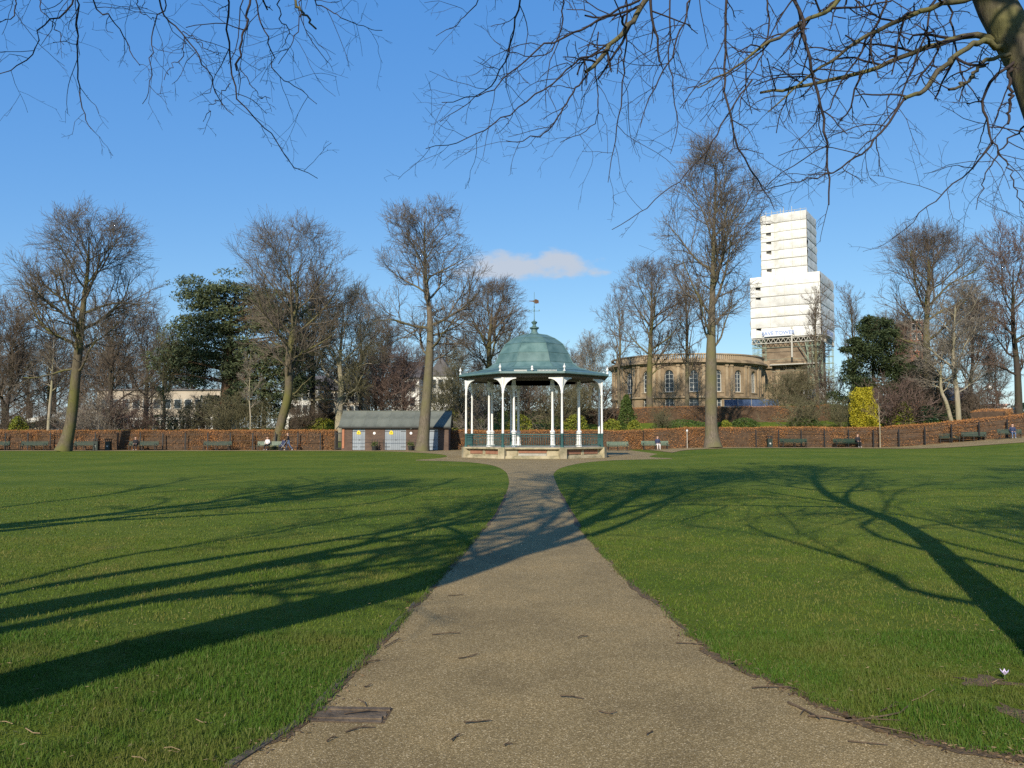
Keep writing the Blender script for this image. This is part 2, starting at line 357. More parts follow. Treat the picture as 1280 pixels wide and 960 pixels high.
xs = np.unique(np.concatenate([np.arange(-90, 90.1, 1.5), [-6000, -3000, -1500, -800, -500, -350, -250, -180, -140, -110, 110, 140, 180, 250, 350, 500, 800, 1500, 3000, 6000]]))
ys = np.unique(np.concatenate([np.arange(-20, 40, 4.0), np.arange(40, 140, 1.5), [-3000, -800, -300, -120, -60, -35, 150, 165, 185, 210, 240, 300, 400, 600, 1000, 2000, 4000, 7000]]))
GX, GY = np.meshgrid(xs, ys); GZ = gz(GX, GY)
nv = GX.shape
idx = np.arange(GX.size).reshape(nv)
fc = np.stack([idx[:-1, :-1], idx[:-1, 1:], idx[1:, 1:], idx[1:, :-1]], -1).reshape(-1, 4)

def lawn_material():
    m, N, L, b = new_mat('lawn')
    t = N.new('ShaderNodeTexCoord')
    def noise(s, d=5, r=0.6):
        n = N.new('ShaderNodeTexNoise'); n.inputs['Scale'].default_value = s; n.inputs['Detail'].default_value = d; n.inputs['Roughness'].default_value = r
        L.new(t.outputs['Object'], n.inputs[0]); return n
    big, mid, fine = noise(0.22, 4), noise(2.2, 6, 0.7), noise(38, 4, 0.7)
    r = ramp_node(N, [(0.30, (0.078, 0.110, 0.012)), (0.5, (0.108, 0.143, 0.016)), (0.7, (0.142, 0.170, 0.022))]); L.new(mid.outputs[0], r.inputs[0])
    r2 = ramp_node(N, [(0.35, (0.70, 0.84, 0.70)), (0.65, (1.18, 1.10, 1.05))]); L.new(big.outputs[0], r2.inputs[0])
    mx = N.new('ShaderNodeMixRGB'); mx.blend_type = 'MULTIPLY'; mx.inputs[0].default_value = 1; L.new(r.outputs[0], mx.inputs[1]); L.new(r2.outputs[0], mx.inputs[2])
    r3 = ramp_node(N, [(0.3, (0.55, 0.58, 0.5)), (0.7, (1.35, 1.3, 1.35))]); L.new(fine.outputs[0], r3.inputs[0])
    mx2 = N.new('ShaderNodeMixRGB'); mx2.blend_type = 'MULTIPLY'; mx2.inputs[0].default_value = 0.8; L.new(mx.outputs[0], mx2.inputs[1]); L.new(r3.outputs[0], mx2.inputs[2])
    # worn soil here and there
    worn = noise(0.75, 6, 0.65)
    r4 = ramp_node(N, [(0.64, (0, 0, 0)), (0.74, (1, 1, 1))]); L.new(worn.outputs[0], r4.inputs[0])
    sc = N.new('ShaderNodeMath'); sc.operation = 'MULTIPLY'; sc.inputs[1].default_value = 0.45; L.new(r4.outputs[0], sc.inputs[0])
    mx3 = N.new('ShaderNodeMixRGB'); L.new(sc.outputs[0], mx3.inputs[0]); L.new(mx2.outputs[0], mx3.inputs[1]); mx3.inputs[2].default_value = (0.115, 0.085, 0.045, 1)
    L.new(mx3.outputs[0], b.inputs['Base Color'])
    b.inputs['Roughness'].default_value = 0.9; b.inputs['Specular IOR Level'].default_value = 0.1
    bp = N.new('ShaderNodeBump'); bp.inputs['Strength'].default_value = 0.9; bp.inputs['Distance'].default_value = 0.03
    L.new(fine.outputs[0], bp.inputs['Height']); L.new(bp.outputs[0], b.inputs['Normal'])
    return m
M['lawn'] = lawn_material()
ground = add_obj('lawn_ground', fast_mesh('lawn_ground', np.stack([GX, GY, GZ], -1).reshape(-1, 3), fc, True), M['lawn'])
tag(ground, 'sunlit green park lawn sloping up behind the hedge', 'lawn', kind='structure')

def path_material():
    m, N, L, b = new_mat('gravel_tarmac')
    t = N.new('ShaderNodeTexCoord')
    vo = N.new('ShaderNodeTexVoronoi'); vo.inputs['Scale'].default_value = 165; L.new(t.outputs['Object'], vo.inputs[0])
    r = ramp_node(N, [(0.0, (0.15, 0.107, 0.047)), (0.45, (0.215, 0.156, 0.068)), (0.75, (0.28, 0.205, 0.094)), (0.93, (0.42, 0.32, 0.165)), (1.0, (0.60, 0.48, 0.29))])
    sp = N.new('ShaderNodeSeparateColor'); L.new(vo.outputs['Color'], sp.inputs[0]); L.new(sp.outputs[0], r.inputs[0])
    n = N.new('ShaderNodeTexNoise'); n.inputs['Scale'].default_value = 0.8; n.inputs['Detail'].default_value = 8; n.inputs['Roughness'].default_value = 0.68; L.new(t.outputs['Object'], n.inputs[0])
    r2 = ramp_node(N, [(0.28, (0.66, 0.65, 0.64)), (0.5, (0.98, 0.98, 0.98)), (0.72, (1.22, 1.18, 1.13))]); L.new(n.outputs[0], r2.inputs[0])
    mx = N.new('ShaderNodeMixRGB'); mx.blend_type = 'MULTIPLY'; mx.inputs[0].default_value = 1; L.new(r.outputs[0], mx.inputs[1]); L.new(r2.outputs[0], mx.inputs[2])
    L.new(mx.outputs[0], b.inputs['Base Color']); b.inputs['Roughness'].default_value = 0.88; b.inputs['Specular IOR Level'].default_value = 0.2
    bp = N.new('ShaderNodeBump'); bp.inputs['Strength'].default_value = 0.55; bp.inputs['Distance'].default_value = 0.006
    L.new(vo.outputs['Distance'], bp.inputs['Height']); L.new(bp.outputs[0], b.inputs['Normal'])
    return m
M['path'] = path_material()
tri = tessellate_polygon([[Vector((p[0], p[1], 0)) for p in poly]])
pv = np.column_stack([poly, np.full(len(poly), 0.006)])
tri = np.array(tri); a = pv[tri]
flip = ((a[:, 1, 0] - a[:, 0, 0]) * (a[:, 2, 1] - a[:, 0, 1]) - (a[:, 1, 1] - a[:, 0, 1]) * (a[:, 2, 0] - a[:, 0, 0])) < 0
tri[flip] = tri[flip][:, ::-1]
path = add_obj('path', fast_mesh('path', pv, tri), M['path'])
tag(path, 'pale brown gravel path widening towards the bandstand and the camera', 'path', kind='structure')

# promenade along the hedge to the right, climbing slightly
hedge_curve = [(13.6, 82.4), (20, 82.4), (30, 82.3), (35, 81.4), (39, 79.6), (42, 78.0), (44.6, 76.5), (47, 75.4), (49, 75.2)]
HC = catmull(hedge_curve, 6)
low = catmull([(13.6, 68), (16.2, 74.5), (20, 76.2), (26, 76.8), (33, 75.5), (38, 72.5), (43, 68.5), (48, 64.5), (56, 58)], 6)
hi = catmull([(13.6, 84), (20, 84), (30, 83.6), (36, 82.6), (40, 81), (44, 79), (48, 78), (54, 76), (66, 70)], 6)
pv, pf = [], []
for i, (a, c) in enumerate(zip(low, hi)):
    for k in range(9):
        p = a + (c - a) * k / 8; pv.append((p[0], p[1], gzf(p[0], p[1]) + 0.03))
    if i:
        for k in range(8):
            q = (i - 1) * 9 + k; pf.append((q, q + 9, q + 10, q + 1))
pr = add_obj('promenade_path', fast_mesh('promenade_path', pv, np.array(pf)[:, ::1]), M['path'])
tag(pr, 'gravel promenade climbing past benches at the right hand hedge', 'path', kind='structure')

# ------------------------------------------------------------------ foreground grass
def blades(rg, x, y, hmin, hmax, w):
    n = len(x); h = rg.uniform(hmin, hmax, n); a = rg.uniform(0, 2 * np.pi, n)
    ln = rg.normal(0, 0.42, (n, 2)) * h[:, None]
    ca, sa = np.cos(a) * w / 2, np.sin(a) * w / 2
    z0 = np.zeros(n)
    p0 = np.stack([x - ca, y - sa, z0], 1); p1 = np.stack([x + ca, y + sa, z0], 1)
    mx_, my_ = x + ln[:, 0] * 0.35, y + ln[:, 1] * 0.35
    p2 = np.stack([mx_ + ca * .8, my_ + sa * .8, h * 0.6], 1); p3 = np.stack([mx_ - ca * .8, my_ - sa * .8, h * 0.6], 1)
    p4 = np.stack([x + ln[:, 0], y + ln[:, 1], h], 1)
    V = np.stack([p0, p1, p2, p3, p4], 1).reshape(-1, 3)
    b0 = np.arange(n) * 5
    F = np.concatenate([np.stack([b0, b0 + 1, b0 + 2], 1), np.stack([b0, b0 + 2, b0 + 3], 1), np.stack([b0 + 3, b0 + 2, b0 + 4], 1)])
    return V, F
def vnoise(x, y, s, seed):
    r_ = np.random.default_rng(seed); g = r_.random((64, 64))
    u, v = x / s + 31.3, y / s + 17.7
    i, j = np.floor(u).astype(int), np.floor(v).astype(int); fu, fv = u - i, v - j
    fu = fu * fu * (3 - 2 * fu); fv = fv * fv * (3 - 2 * fv)
    q = lambda a_, b_: g[a_ % 64, b_ % 64]
    return (q(i, j) * (1 - fu) + q(i + 1, j) * fu) * (1 - fv) + (q(i, j + 1) * (1 - fu) + q(i + 1, j + 1) * fu) * fv
soil_spots = []
for (px, py, rx, ry) in [(1232, 852, 0.20, 0.13), (1275, 895, 0.10, 0.2)]:
    g = G(px, py); soil_spots.append((g.x, g.y, rx, ry))
def grass_zone(y0, y1, dens, hmin, hmax, w, seed, yg=1.0):
    rg = np.random.default_rng(seed); wid = 0.68 * y1
    n = int(dens * (y1 - y0) * 2 * wid); x = rg.uniform(-wid, wid, n); y = rg.uniform(y0, y1, n)
    k = (np.abs(x) < 0.67 * y + 0.3); x, y = x[k], y[k]
    k = ~in_poly(x, y, poly); x, y = x[k], y[k]
    cl = 0.55 * vnoise(x, y, 0.35, seed + 1) + 0.45 * vnoise(x, y, 0.11, seed + 2)
    keep = rg.random(len(x)) < 0.35 + 0.95 * cl
    for (sx, sy, rx, ry) in soil_spots:
        d = ((x - sx) / rx) ** 2 + ((y - sy) / ry) ** 2
        keep &= ~((d < 1.0 + 0.8 * (cl - 0.5)) & (rg.random(len(x)) < 0.80))
    x, y, cl = x[keep], y[keep], cl[keep]
    V, F = blades(rg, x, y, hmin, hmax, w)
    V.reshape(-1, 5, 3)[:, :, 2] *= (0.3 + 1.0 * cl + 0.55 * vnoise(x, y, 0.9, seed + 4))[:, None]
    return V, F
def grass_mat(name, cols, dry):
    m = mat_island(name, cols, 0.6, 0.25, 0.2); N, L = m.node_tree.nodes, m.node_tree.links
    b = N['Principled BSDF']; src = b.inputs['Base Color'].links[0].from_socket
    t = N.new('ShaderNodeTexCoord'); n = N.new('ShaderNodeTexNoise'); n.inputs['Scale'].default_value = 0.9; n.inputs['Detail'].default_value = 6; n.inputs['Roughness'].default_value = 0.65
    L.new(t.outputs['Object'], n.inputs[0]); r = ramp_node(N, [(0.46, (0, 0, 0)), (0.66, (1, 1, 1))]); L.new(n.outputs[0], r.inputs[0])
    mx = N.new('ShaderNodeMixRGB'); L.new(r.outputs[0], mx.inputs[0]); L.new(src, mx.inputs[1]); mx.inputs[2].default_value = (*dry, 1)
    L.new(mx.outputs[0], b.inputs['Base Color'])
    for k in N:
        if k.type == 'BSDF_TRANSLUCENT': L.new(mx.outputs[0], k.inputs[0])
    return m
M['grass'] = grass_mat('grass', [(0.040, 0.092, 0.010), (0.062, 0.130, 0.013), (0.085, 0.160, 0.018), (0.05, 0.11, 0.011), (0.07, 0.135, 0.016), (0.17, 0.165, 0.055)], (0.145, 0.150, 0.035))  # near blades: lusher green, with some crown shade put into the colour
M['grass_mid'] = grass_mat('grass_mid', [(0.065, 0.115, 0.011), (0.095, 0.150, 0.014), (0.125, 0.18, 0.02), (0.078, 0.13, 0.012), (0.105, 0.155, 0.018), (0.19, 0.175, 0.055)], (0.178, 0.168, 0.042))
for nm_, args, lab in (('grass', (3.2, 6.6, 6800, 0.014, 0.040, 0.0038, 11), 'tufted lush green grass blades beside the path in the foreground'),
                  ('grass', (6.6, 12.5, 1200, 0.012, 0.030, 0.006, 12), 'short mown grass blades beyond the foreground tufts'),
                  ('grass', (12.5, 24, 170, 0.012, 0.026, 0.014, 13), 'fine mown grass blades in the middle of the lawn')):
    V, F = grass_zone(*args)
    tag(add_obj(nm_, fast_mesh(nm_, V, F), M['grass' if args[0] < 6 else 'grass_mid']), lab, 'grass', kind='stuff')
def edge_blades():
    rg = np.random.default_rng(15); xs_, ys_ = [], []
    for E_ in (LE, RE):
        A_ = np.array([p for p in E_ if 2.5 < p[1] < 14]); 
        for a, b_ in zip(A_[:-1], A_[1:]):
            k = int(np.linalg.norm(b_ - a) * 420); t = rg.random((k, 1)); q = a + (b_ - a) * t + rg.normal(0, 0.022, (k, 2)); xs_.append(q[:, 0]); ys_.append(q[:, 1])
    x, y = np.concatenate(xs_), np.concatenate(ys_); k = rg.random(len(x)) < np.clip(1.6 * vnoise(x, y, 0.22, 19) - 0.2, 0.05, 1); x, y = x[k], y[k]
    V, F = blades(rg, x, y, 0.02, 0.06, 0.0045); return V, F
V, F = edge_blades(); tag(add_obj('grass', fast_mesh('grass', V, F), M['grass']), 'longer ragged grass creeping over the path edges', 'grass', kind='stuff')
M['soil'] = mat_noise('soil', [(0.075, 0.05, 0.026), (0.16, 0.11, 0.06)], 9, 0.95, bump=0.8, bscale=60)
for E_, side, lab in ((LE, -1, 'thin strip of bare soil along the left path edge'), (RE, 1, 'thin strip of bare soil and dirt along the right path edge')):
    rg = np.random.default_rng(5 + side); A_ = np.array([p for p in E_ if 1.5 < p[1] < 22]); tg = np.gradient(A_, axis=0); tg /= np.linalg.norm(tg, axis=1)[:, None]; nn = np.stack([tg[:, 1], -tg[:, 0]], 1) * side
    w_in = 0.012 + 0.075 * np.clip(vnoise(A_[:, 1] * 2, A_[:, 0] * 2, 0.7, 33) - 0.25, 0, 1) * (1.6 if side > 0 else 1.0); w_out = rg.uniform(0.01, 0.035, len(A_))
    V = np.concatenate([np.column_stack([A_ - nn * w_in[:, None], np.full(len(A_), 0.0095)]), np.column_stack([A_ + nn * w_out[:, None], np.full(len(A_), 0.011)])]); k = len(A_); i_ = np.arange(k - 1)
    F = np.stack([i_, i_ + 1, i_ + 1 + k, i_ + k], 1) if side > 0 else np.stack([i_ + k, i_ + 1 + k, i_ + 1, i_], 1)
    tag(add_obj('soil_edge', fast_mesh('soil_edge', V, F), M['soil']), lab, 'soil', kind='structure')
for (sx, sy, rx, ry), lab in zip(soil_spots, ('bare brown soil patch around the pale crocus flower', 'bare soil patch at the right edge of the photo', 'small bare soil patch in grass near the fallen stick', 'thin bare soil streak in the grass right of path', 'dry worn grass patch right of the path')):
    rg = random.Random(int(sx * 1000)); vs = [(sx, sy, 0.012)]
    for i in range(18):
        a = 2 * math.pi * i / 18; q = rg.uniform(0.45, 1.25); vs.append((sx + rx * q * math.cos(a), sy + ry * q * math.sin(a), 0.004))
    me = bpy.data.meshes.new('soil_patch'); me.from_pydata(vs, [], [(0, 1 + i, 1 + (i + 1) % 18) for i in range(18)])
    tag(add_obj('soil_patch', me, M['soil']), lab, 'soil', kind='structure')

# ------------------------------------------------------------------ tree machinery
def nrm(v): return v / np.maximum(np.linalg.norm(v, axis=-1, keepdims=True), 1e-9)
def grow(rg, p0, d0, ln, r0, nseg, wob, up, taper=0.35, droop=0.0):
    n = len(p0); pts = np.zeros((n, nseg + 1, 3)); pts[:, 0] = p0; d = nrm(d0)
    rad = r0[:, None] * np.linspace(1, taper, nseg + 1)[None]
    st = (ln / nseg)[:, None]
    for s in range(nseg):
        d = d + rg.normal(0, wob, (n, 3)); d[:, 2] += up - droop * s / nseg; d = nrm(d)
        pts[:, s + 1] = pts[:, s] + d * st
    return pts, rad
def spawn(rg, pts, rad, ln, n, t0, t1, ang, ratio, rr, nseg, wob, up, rmin, taper=0.4, droop=0.0, lvar=0.4, tf=0.42, amin=None):
    """n children on each branch"""
    N_, M_, _ = pts.shape
    t = t0 + (t1 - t0) * (np.arange(n)[None] + rg.random((N_, n))) / n
    f = t * (M_ - 1); i = np.minimum(f.astype(int), M_ - 2); f = f - i; ii = np.arange(N_)[:, None]
    p = pts[ii, i] * (1 - f)[..., None] + pts[ii, i + 1] * f[..., None]
    T = nrm(pts[ii, i + 1] - pts[ii, i]); r = rad[ii, i] * (1 - f) + rad[ii, i + 1] * f
    ref = np.where(np.abs(T[..., 2:3]) > 0.9, np.array([1.0, 0, 0]), np.array([0, 0, 1.0]))
    U = nrm(np.cross(T, ref)); V = np.cross(T, U)
    ph = np.arange(n)[None] * 2.4 + rg.uniform(0, 6.28, (N_, 1)) + rg.normal(0, 0.5, (N_, n))
    al = np.radians(rg.normal(ang, ang * 0.22, (N_, n)))
    d = np.cos(al)[..., None] * T + np.sin(al)[..., None] * (np.cos(ph)[..., None] * U + np.sin(ph)[..., None] * V)
    L_ = ln[:, None] * ratio * (1 - tf * t) * rg.uniform(1 - lvar, 1 + lvar, (N_, n))
    rc = np.maximum(r * rr, rmin)
    c, cr = grow(rg, p.reshape(-1, 3), d.reshape(-1, 3), L_.ravel(), rc.ravel(), nseg, wob, up, taper, droop)
    return c, np.maximum(cr, rmin * 0.7), L_.ravel()
def tube_arrays(pts, rad, k):
    N_, M_, _ = pts.shape
    T = np.zeros_like(pts); T[:, 1:-1] = pts[:, 2:] - pts[:, :-2]; T[:, 0] = pts[:, 1] - pts[:, 0]; T[:, -1] = pts[:, -1] - pts[:, -2]; T = nrm(T)
    t0 = nrm(pts[:, -1] - pts[:, 0]); ref = np.where(np.abs(t0[:, 2:3]) > 0.9, np.array([1.0, 0.1, 0]), np.array([0.05, 0, 1.0]))
    ref = np.repeat(ref[:, None], M_, 1)
    U = nrm(np.cross(T, ref)); V = np.cross(T, U)
    a = np.arange(k) * 2 * np.pi / k
    ring = pts[:, :, None] + rad[:, :, None, None] * (np.cos(a)[None, None, :, None] * U[:, :, None] + np.sin(a)[None, None, :, None] * V[:, :, None])
    verts = ring.reshape(-1, 3)
    base = (np.arange(N_) * M_ * k)[:, None, None] + (np.arange(M_ - 1) * k)[None, :, None]
    j = np.arange(k)[None, None]; j2 = (j + 1) % k
    F = np.stack([base + j, base + j2, base + k + j2, base + k + j], -1).reshape(-1, 4)
    return verts, F
def join_tubes(lst):
    V, F, o = [], [], 0
    for pts, rad, k in lst:
        v, f = tube_arrays(pts, rad, k); V.append(v); F.append(f + o); o += len(v)
    return np.concatenate(V), np.concatenate(F)
def resample(ctrl, n):
    c = np.array(catmull([tuple(p) for p in ctrl], 8))
    s = np.concatenate([[0], np.cumsum(np.linalg.norm(np.diff(c[:, :3], axis=0), axis=1))]); q = np.linspace(0, s[-1], n)
    return np.stack([np.interp(q, s, c[:, i]) for i in range(c.shape[1])], 1), s[-1]

def tree_meshes(name, seed, ctrl, t0, env, n=(19, 10, 8, 8), ang=(62, 28), up=0.05, wob=0.11, droop=0.0, rtw=0.012, rl=0.42, ratio=(0.62, 0.58, 0.62), asc2=0.07, ell=None):
    """ctrl: trunk control points (x,y,z,r); env(t): limb length in metres for t along the crown"""
    rg = np.random.default_rng(seed)
    tp, tl = resample(ctrl, 26); tpts, trad = tp[None, :, :3], tp[None, :, 3].copy()
    trad[0, 0] *= 1.22; trad[0, 1] *= 1.04
    n1 = n[0]; tt = t0 + (0.985 - t0) * ((np.arange(n1) + rg.uniform(0.1, 0.9, n1)) / n1)
    f = tt * 25; i = np.minimum(f.astype(int), 24); f = f - i
    p = tp[i] * (1 - f)[:, None] + tp[i + 1] * f[:, None]
    T = nrm(tp[i + 1, :3] - tp[i, :3]); rel = (tt - t0) / (1 - t0)
    al = np.radians(ang[0] + (ang[1] - ang[0]) * rel + rg.normal(0, 7, n1)); ph = np.arange(n1) * 2.4 + rg.normal(0, 0.35, n1)
    d = np.cos(al)[:, None] * T + np.sin(al)[:, None] * np.stack([np.cos(ph), np.sin(ph), 0 * ph], 1)
    L1 = np.array([env(v) for v in rel]) * rg.uniform(0.8, 1.12, n1)
    r1 = np.minimum(p[:, 3] * rl * 1.25, 0.02 + 0.020 * L1 * rl / 0.42)
    c1, q1 = grow(rg, p[:, :3], d, L1, r1, 9, wob, up, 0.25, droop)
    def fit(c_):
        if ell is None: return c_
        cc, rr = np.array(ell[0]), np.array(ell[1]); d = (c_ - cc) / rr; rho = np.linalg.norm(d, axis=-1, keepdims=True)
        lump = 1 + 0.10 * np.sin(np.arctan2(d[..., 1:2], d[..., :1]) * 3 + d[..., 2:3] * 5 + seed)
        k = np.where(rho > 0.66 * lump, (0.66 * lump + (rho - 0.66 * lump) * 0.5) / np.maximum(rho, 1e-6), 1.0)
        w = np.clip((d[..., 2:3] + 0.85) / 0.5, 0, 1); k = 1 + (k - 1) * w
        return cc + (c_ - cc) * k
    c1 = fit(c1)
    c2, q2, L2 = spawn(rg, c1, q1, L1, n[1], 0.14, 0.98, 42, ratio[0], 0.62, 6, wob * 1.15, asc2, rtw * 1.7); c2 = fit(c2)
    def cull(c_, q_, l_, lo):
        k = rg.random(len(l_)) < np.clip((l_ / np.quantile(l_, 0.6)) ** 1.4, lo, 1); return c_[k], q_[k], l_[k]
    c2, q2, L2 = cull(c2, q2, L2, 0.2)
    c3, q3, L3 = spawn(rg, c2, q2, L2, n[2], 0.10, 0.98, 42, ratio[1], 0.6, 4, wob * 1.2, asc2, rtw * 1.15)
    c3, q3, L3 = cull(c3, q3, L3, 0.25)
    c4, q4, L4 = spawn(rg, c3, q3, L3, n[3], 0.12, 0.98, 34, ratio[2] * 1.1, 0.65, 1, wob * 1.3, asc2, rtw)
    tv, tf_ = join_tubes([(tpts, trad, 12), (c1, q1, 6)])
    cv, cf = join_tubes([(c2, q2, 4), (c3, q3, 3), (c4, q4, 3)])
    return fast_mesh(name + '_trunk', tv, tf_, True), fast_mesh(name + '_crown', cv, cf, False)
def place_tree(name, meshes, loc, label, group=None, bark_m='bark_moss', twig_m='twig_grey', rz=0.0, sc=1.0, cat='tree'):
    r = empty(name, loc, rz); r.scale = (sc, sc, sc) if not isinstance(sc, tuple) else sc
    for part, me, mm in (('trunk', meshes[0], bark_m), ('crown', meshes[1], twig_m)):
        add_obj(part, me, M[mm], r)
    return tag(r, label, cat, group)
def px_ctrl(base, Y, pts):
    """trunk control points from (px, z, r) with small depth sway"""
    x0 = X(base, Y); return [(X(p, Y) - x0, 0.25 * math.sin(i * 1.7), z, r) for i, (p, z, r) in enumerate(pts)]

# ------------------------------------------------------------------ bandstand
BX, BY = X(668, 57.5), 57.5
bs = empty('bandstand', (BX, BY, 0))
tag(bs, 'octagonal bandstand with green dome and slender white columns at the end of the path', 'bandstand')
VA = [R(-25.75 + 45 * k) for k in range(8)]
def oct_pt(r, k, z): a = VA[k % 8]; return Vector((r * math.sin(a), -r * math.cos(a), z))
PH = 0.74
M0 = MB(); M0.lathe([(5.05, 0.0), (5.05, PH - 0.1)], 8, ph=VA[0]); M0.build('plinth_core', M['plinth_stone'], bs)
M0 = MB(); M0.lathe([(5.30, PH - 0.13), (5.34, PH - 0.10), (5.34, PH - 0.01), (5.30, PH)], 8, ph=VA[0]); M0.build('coping', M['plinth_stone'], bs)
M0 = MB(); M0.lathe([(5.28, 0.0), (5.28, 0.14), (5.12, 0.20)], 8, ph=VA[0]); M0.build('base_course', M['plinth_stone'], bs)
for k in range(8):
    o = MB().box((0, 0, 0.36), (0.46, 0.46, 0.72 - 0.005)).build('corner_pier', M['plinth_stone'], bs)
    o.location = oct_pt(5.12, k, 0); o.rotation_euler.z = VA[k]
for k in range(8):
    am = (VA[k] + R(22.5)); side = 2 * 5.05 * math.sin(R(22.5)); ap = 5.05 * math.cos(R(22.5))
    def on_side(u, z, d): return Vector((ap + d, 0, 0)), u, z
    def put(name, u, z, w, h, th, mat):
        o = MB().box((u, 0, z), (w, th, h)).build(name, mat, bs)
        o.location = (ap * math.sin(am), -ap * math.cos(am), 0); o.rotation_euler.z = am; return o
    if k == 0:
        put('red_panel', 0, 0.47, 1.85, 0.19, 0.10, M['red_stone']); put('name_plaque', 0, 0.27, 1.85, 0.15, 0.14, M['plaque'])
        put('pale_block', -1.35, 0.38, 0.72, 0.42, 0.11, M['plinth_stone']); put('pale_block', 1.35, 0.38, 0.72, 0.42, 0.11, M['plinth_stone'])
    else:
        put('red_panel', -0.83, 0.42, 1.3, 0.26, 0.10, M['red_stone']); put('red_panel', 0.83, 0.42, 1.3, 0.26, 0.10, M['red_stone'])
        put('pale_block', 0, 0.40, 0.22, 0.36, 0.13, M['plinth_stone'])
# outer columns: teal foot, white shaft, cap, pierced bracket each side
RO = 5.1
proto = None
for k in range(8):
    if proto is None:
        c = empty('column', (0, 0, 0), 0, bs)
        MB().lathe([(0.115, 0), (0.115, 0.10), (0.085, 0.13), (0.08, 0.80), (0.10, 0.86), (0.10, 0.93)], 12).build('foot', M['teal_paint'], c, True)
        MB().lathe([(0.085, 0.93), (0.075, 1.0), (0.062, 3.55), (0.085, 3.60), (0.085, 3.66), (0.065, 3.70), (0.065, 4.05), (0.10, 4.2), (0.12, 4.62)], 12).build('shaft', M['white_paint'], c, True)
        for sgn in (-1, 1):
            prof = [(0.0, 0.0), (0.0, 0.95)] + [(0.88, 0.95), (0.88, 0.86)] + [(0.88 - 0.80 * math.sin(t), 0.86 - 0.86 * (1 - math.cos(t))) for t in [R(q) for q in (15, 30, 45, 60, 75, 88)]]
            Mx = Matrix.Translation((0, 0, 3.70)) @ Matrix.Rotation(sgn * R(22.5) if sgn > 0 else R(180 - 22.5), 4, 'Z')
            MB().prism(prof, Mx, 0.07).build('bracket', M['white_paint'], c)
        proto = c
    else: c = copy_tree(proto, bs)
    c.location = oct_pt(RO, k, PH); c.rotation_euler.z = VA[k]
# inner ring of columns with pedestals and capitals
proto = None
for k in range(8):
    if proto is None:
        c = empty('inner_column', (0, 0, 0), 0, bs)
        MB().lathe([(0.20, 0), (0.20, 0.12), (0.15, 0.16), (0.145, 0.95), (0.18, 1.0), (0.18, 1.08), (0.13, 1.12)], 8).build('pedestal', M['white_paint'], c)
        MB().lathe([(0.10, 1.12), (0.085, 1.2), (0.075, 3.75), (0.10, 3.80), (0.10, 3.86)], 12).build('shaft', M['white_paint'], c, True)
        MB().lathe([(0.085, 3.86), (0.10, 3.95), (0.19, 4.12), (0.20, 4.2), (0.15, 4.24), (0.12, 4.60)], 8).build('capital', M['white_paint'], c)
        proto = c
    else: c = copy_tree(proto, bs)
    c.location = oct_pt(3.42, k, PH); c.rotation_euler.z = VA[k]
MB().lathe([(5.0, PH - 0.02), (5.0, PH + 0.012)], 8, ph=VA[0]).build('floor', M['plaque'], bs)
# railing
bal = MB().tube((0, 0, 0.12), (0, 0, 0.84), 0.013, n=6).tube((0, 0, 0.46), (0, 0, 0.52), 0.028, n=6)
balm = None
for k in range(8):
    a, b_ = oct_pt(RO, k, PH), oct_pt(RO, k + 1, PH); d = b_ - a; L_ = d.length; ang = math.atan2(d.y, d.x)
    for z, h in ((0.86, 0.06), (0.12, 0.04), (0.70, 0.03)):
        o = MB().box((L_ / 2, 0, z), (L_ - 0.2, 0.05, h)).build('rail', M['teal_paint'], bs)
        o.location = a; o.rotation_euler.z = ang
    for i in range(24):
        p = a + d * ((i + 0.9) / 24.8)
        if balm is None: o = bal.build('baluster', M['teal_paint'], bs); balm = o.data
        else: o = add_obj('baluster', balm, None, bs)
        o.location = p
# roof: octagonal ogee in separate sheets with proud hips
prof = [(5.62, 5.60), (5.60, 5.74), (5.05, 5.85), (4.3, 6.0), (3.5, 6.24), (2.95, 6.62), (2.66, 7.28), (2.24, 7.96), (1.95, 8.2), (1.62, 8.42), (1.0, 8.70), (0.30, 8.83)]
roof = empty('roof', (0, 0, 0), 0, bs)
rows = [(0, 3), (3, 5), (5, 6), (6, 7), (7, 9), (9, 11)]
c22 = math.tan(R(22.5))
for (i0, i1) in rows:
    vs, fs = [], []
    m_ = i1 - i0 + 1; pz = []
    for i in range(i0, i1 + 1):
        r_, z_ = prof[i]
        if i == i0: z_ += 0.02; r_ += 0.018
        for sg in (-1, 1):
            ap = r_ * math.cos(R(22.5)); w = ap * c22 - 0.012
            vs.append((sg * w, -ap, z_))
    for i in range(m_ - 1): fs.append((2 * i, 2 * i + 1, 2 * i + 3, 2 * i + 2))
    nv_ = len(vs)
    vs += [(x * 0.985, y * 0.985, z - 0.05) for x, y, z in vs]
    fs += [tuple(q + nv_ for q in f[::-1]) for f in fs]
    fs += [(1, 0, nv_, nv_ + 1), (nv_ - 2, nv_ - 1, 2 * nv_ - 1, 2 * nv_ - 2)]
    for i in range(m_ - 1):
        fs += [(2 * i, 2 * i + 2, nv_ + 2 * i + 2, nv_ + 2 * i), (2 * i + 3, 2 * i + 1, nv_ + 2 * i + 1, nv_ + 2 * i + 3)]
    me = bpy.data.meshes.new('roof_sheet'); me.from_pydata(vs, [], fs)
    for k in range(8):
        o = add_obj('roof_sheet', me, M['roof_green'], roof); o.rotation_euler.z = VA[k] + R(22.5)
for k in range(8):
    h = MB()
    for (r0, z0), (r1, z1) in zip(prof[1:-1], prof[2:]):
        h.tube((r0 * math.sin(VA[k]), -r0 * math.cos(VA[k]), z0 + 0.005), (r1 * math.sin(VA[k]), -r1 * math.cos(VA[k]), z1 + 0.005), 0.032, n=6)
    h.build('hip_roll', M['roof_green'], roof)
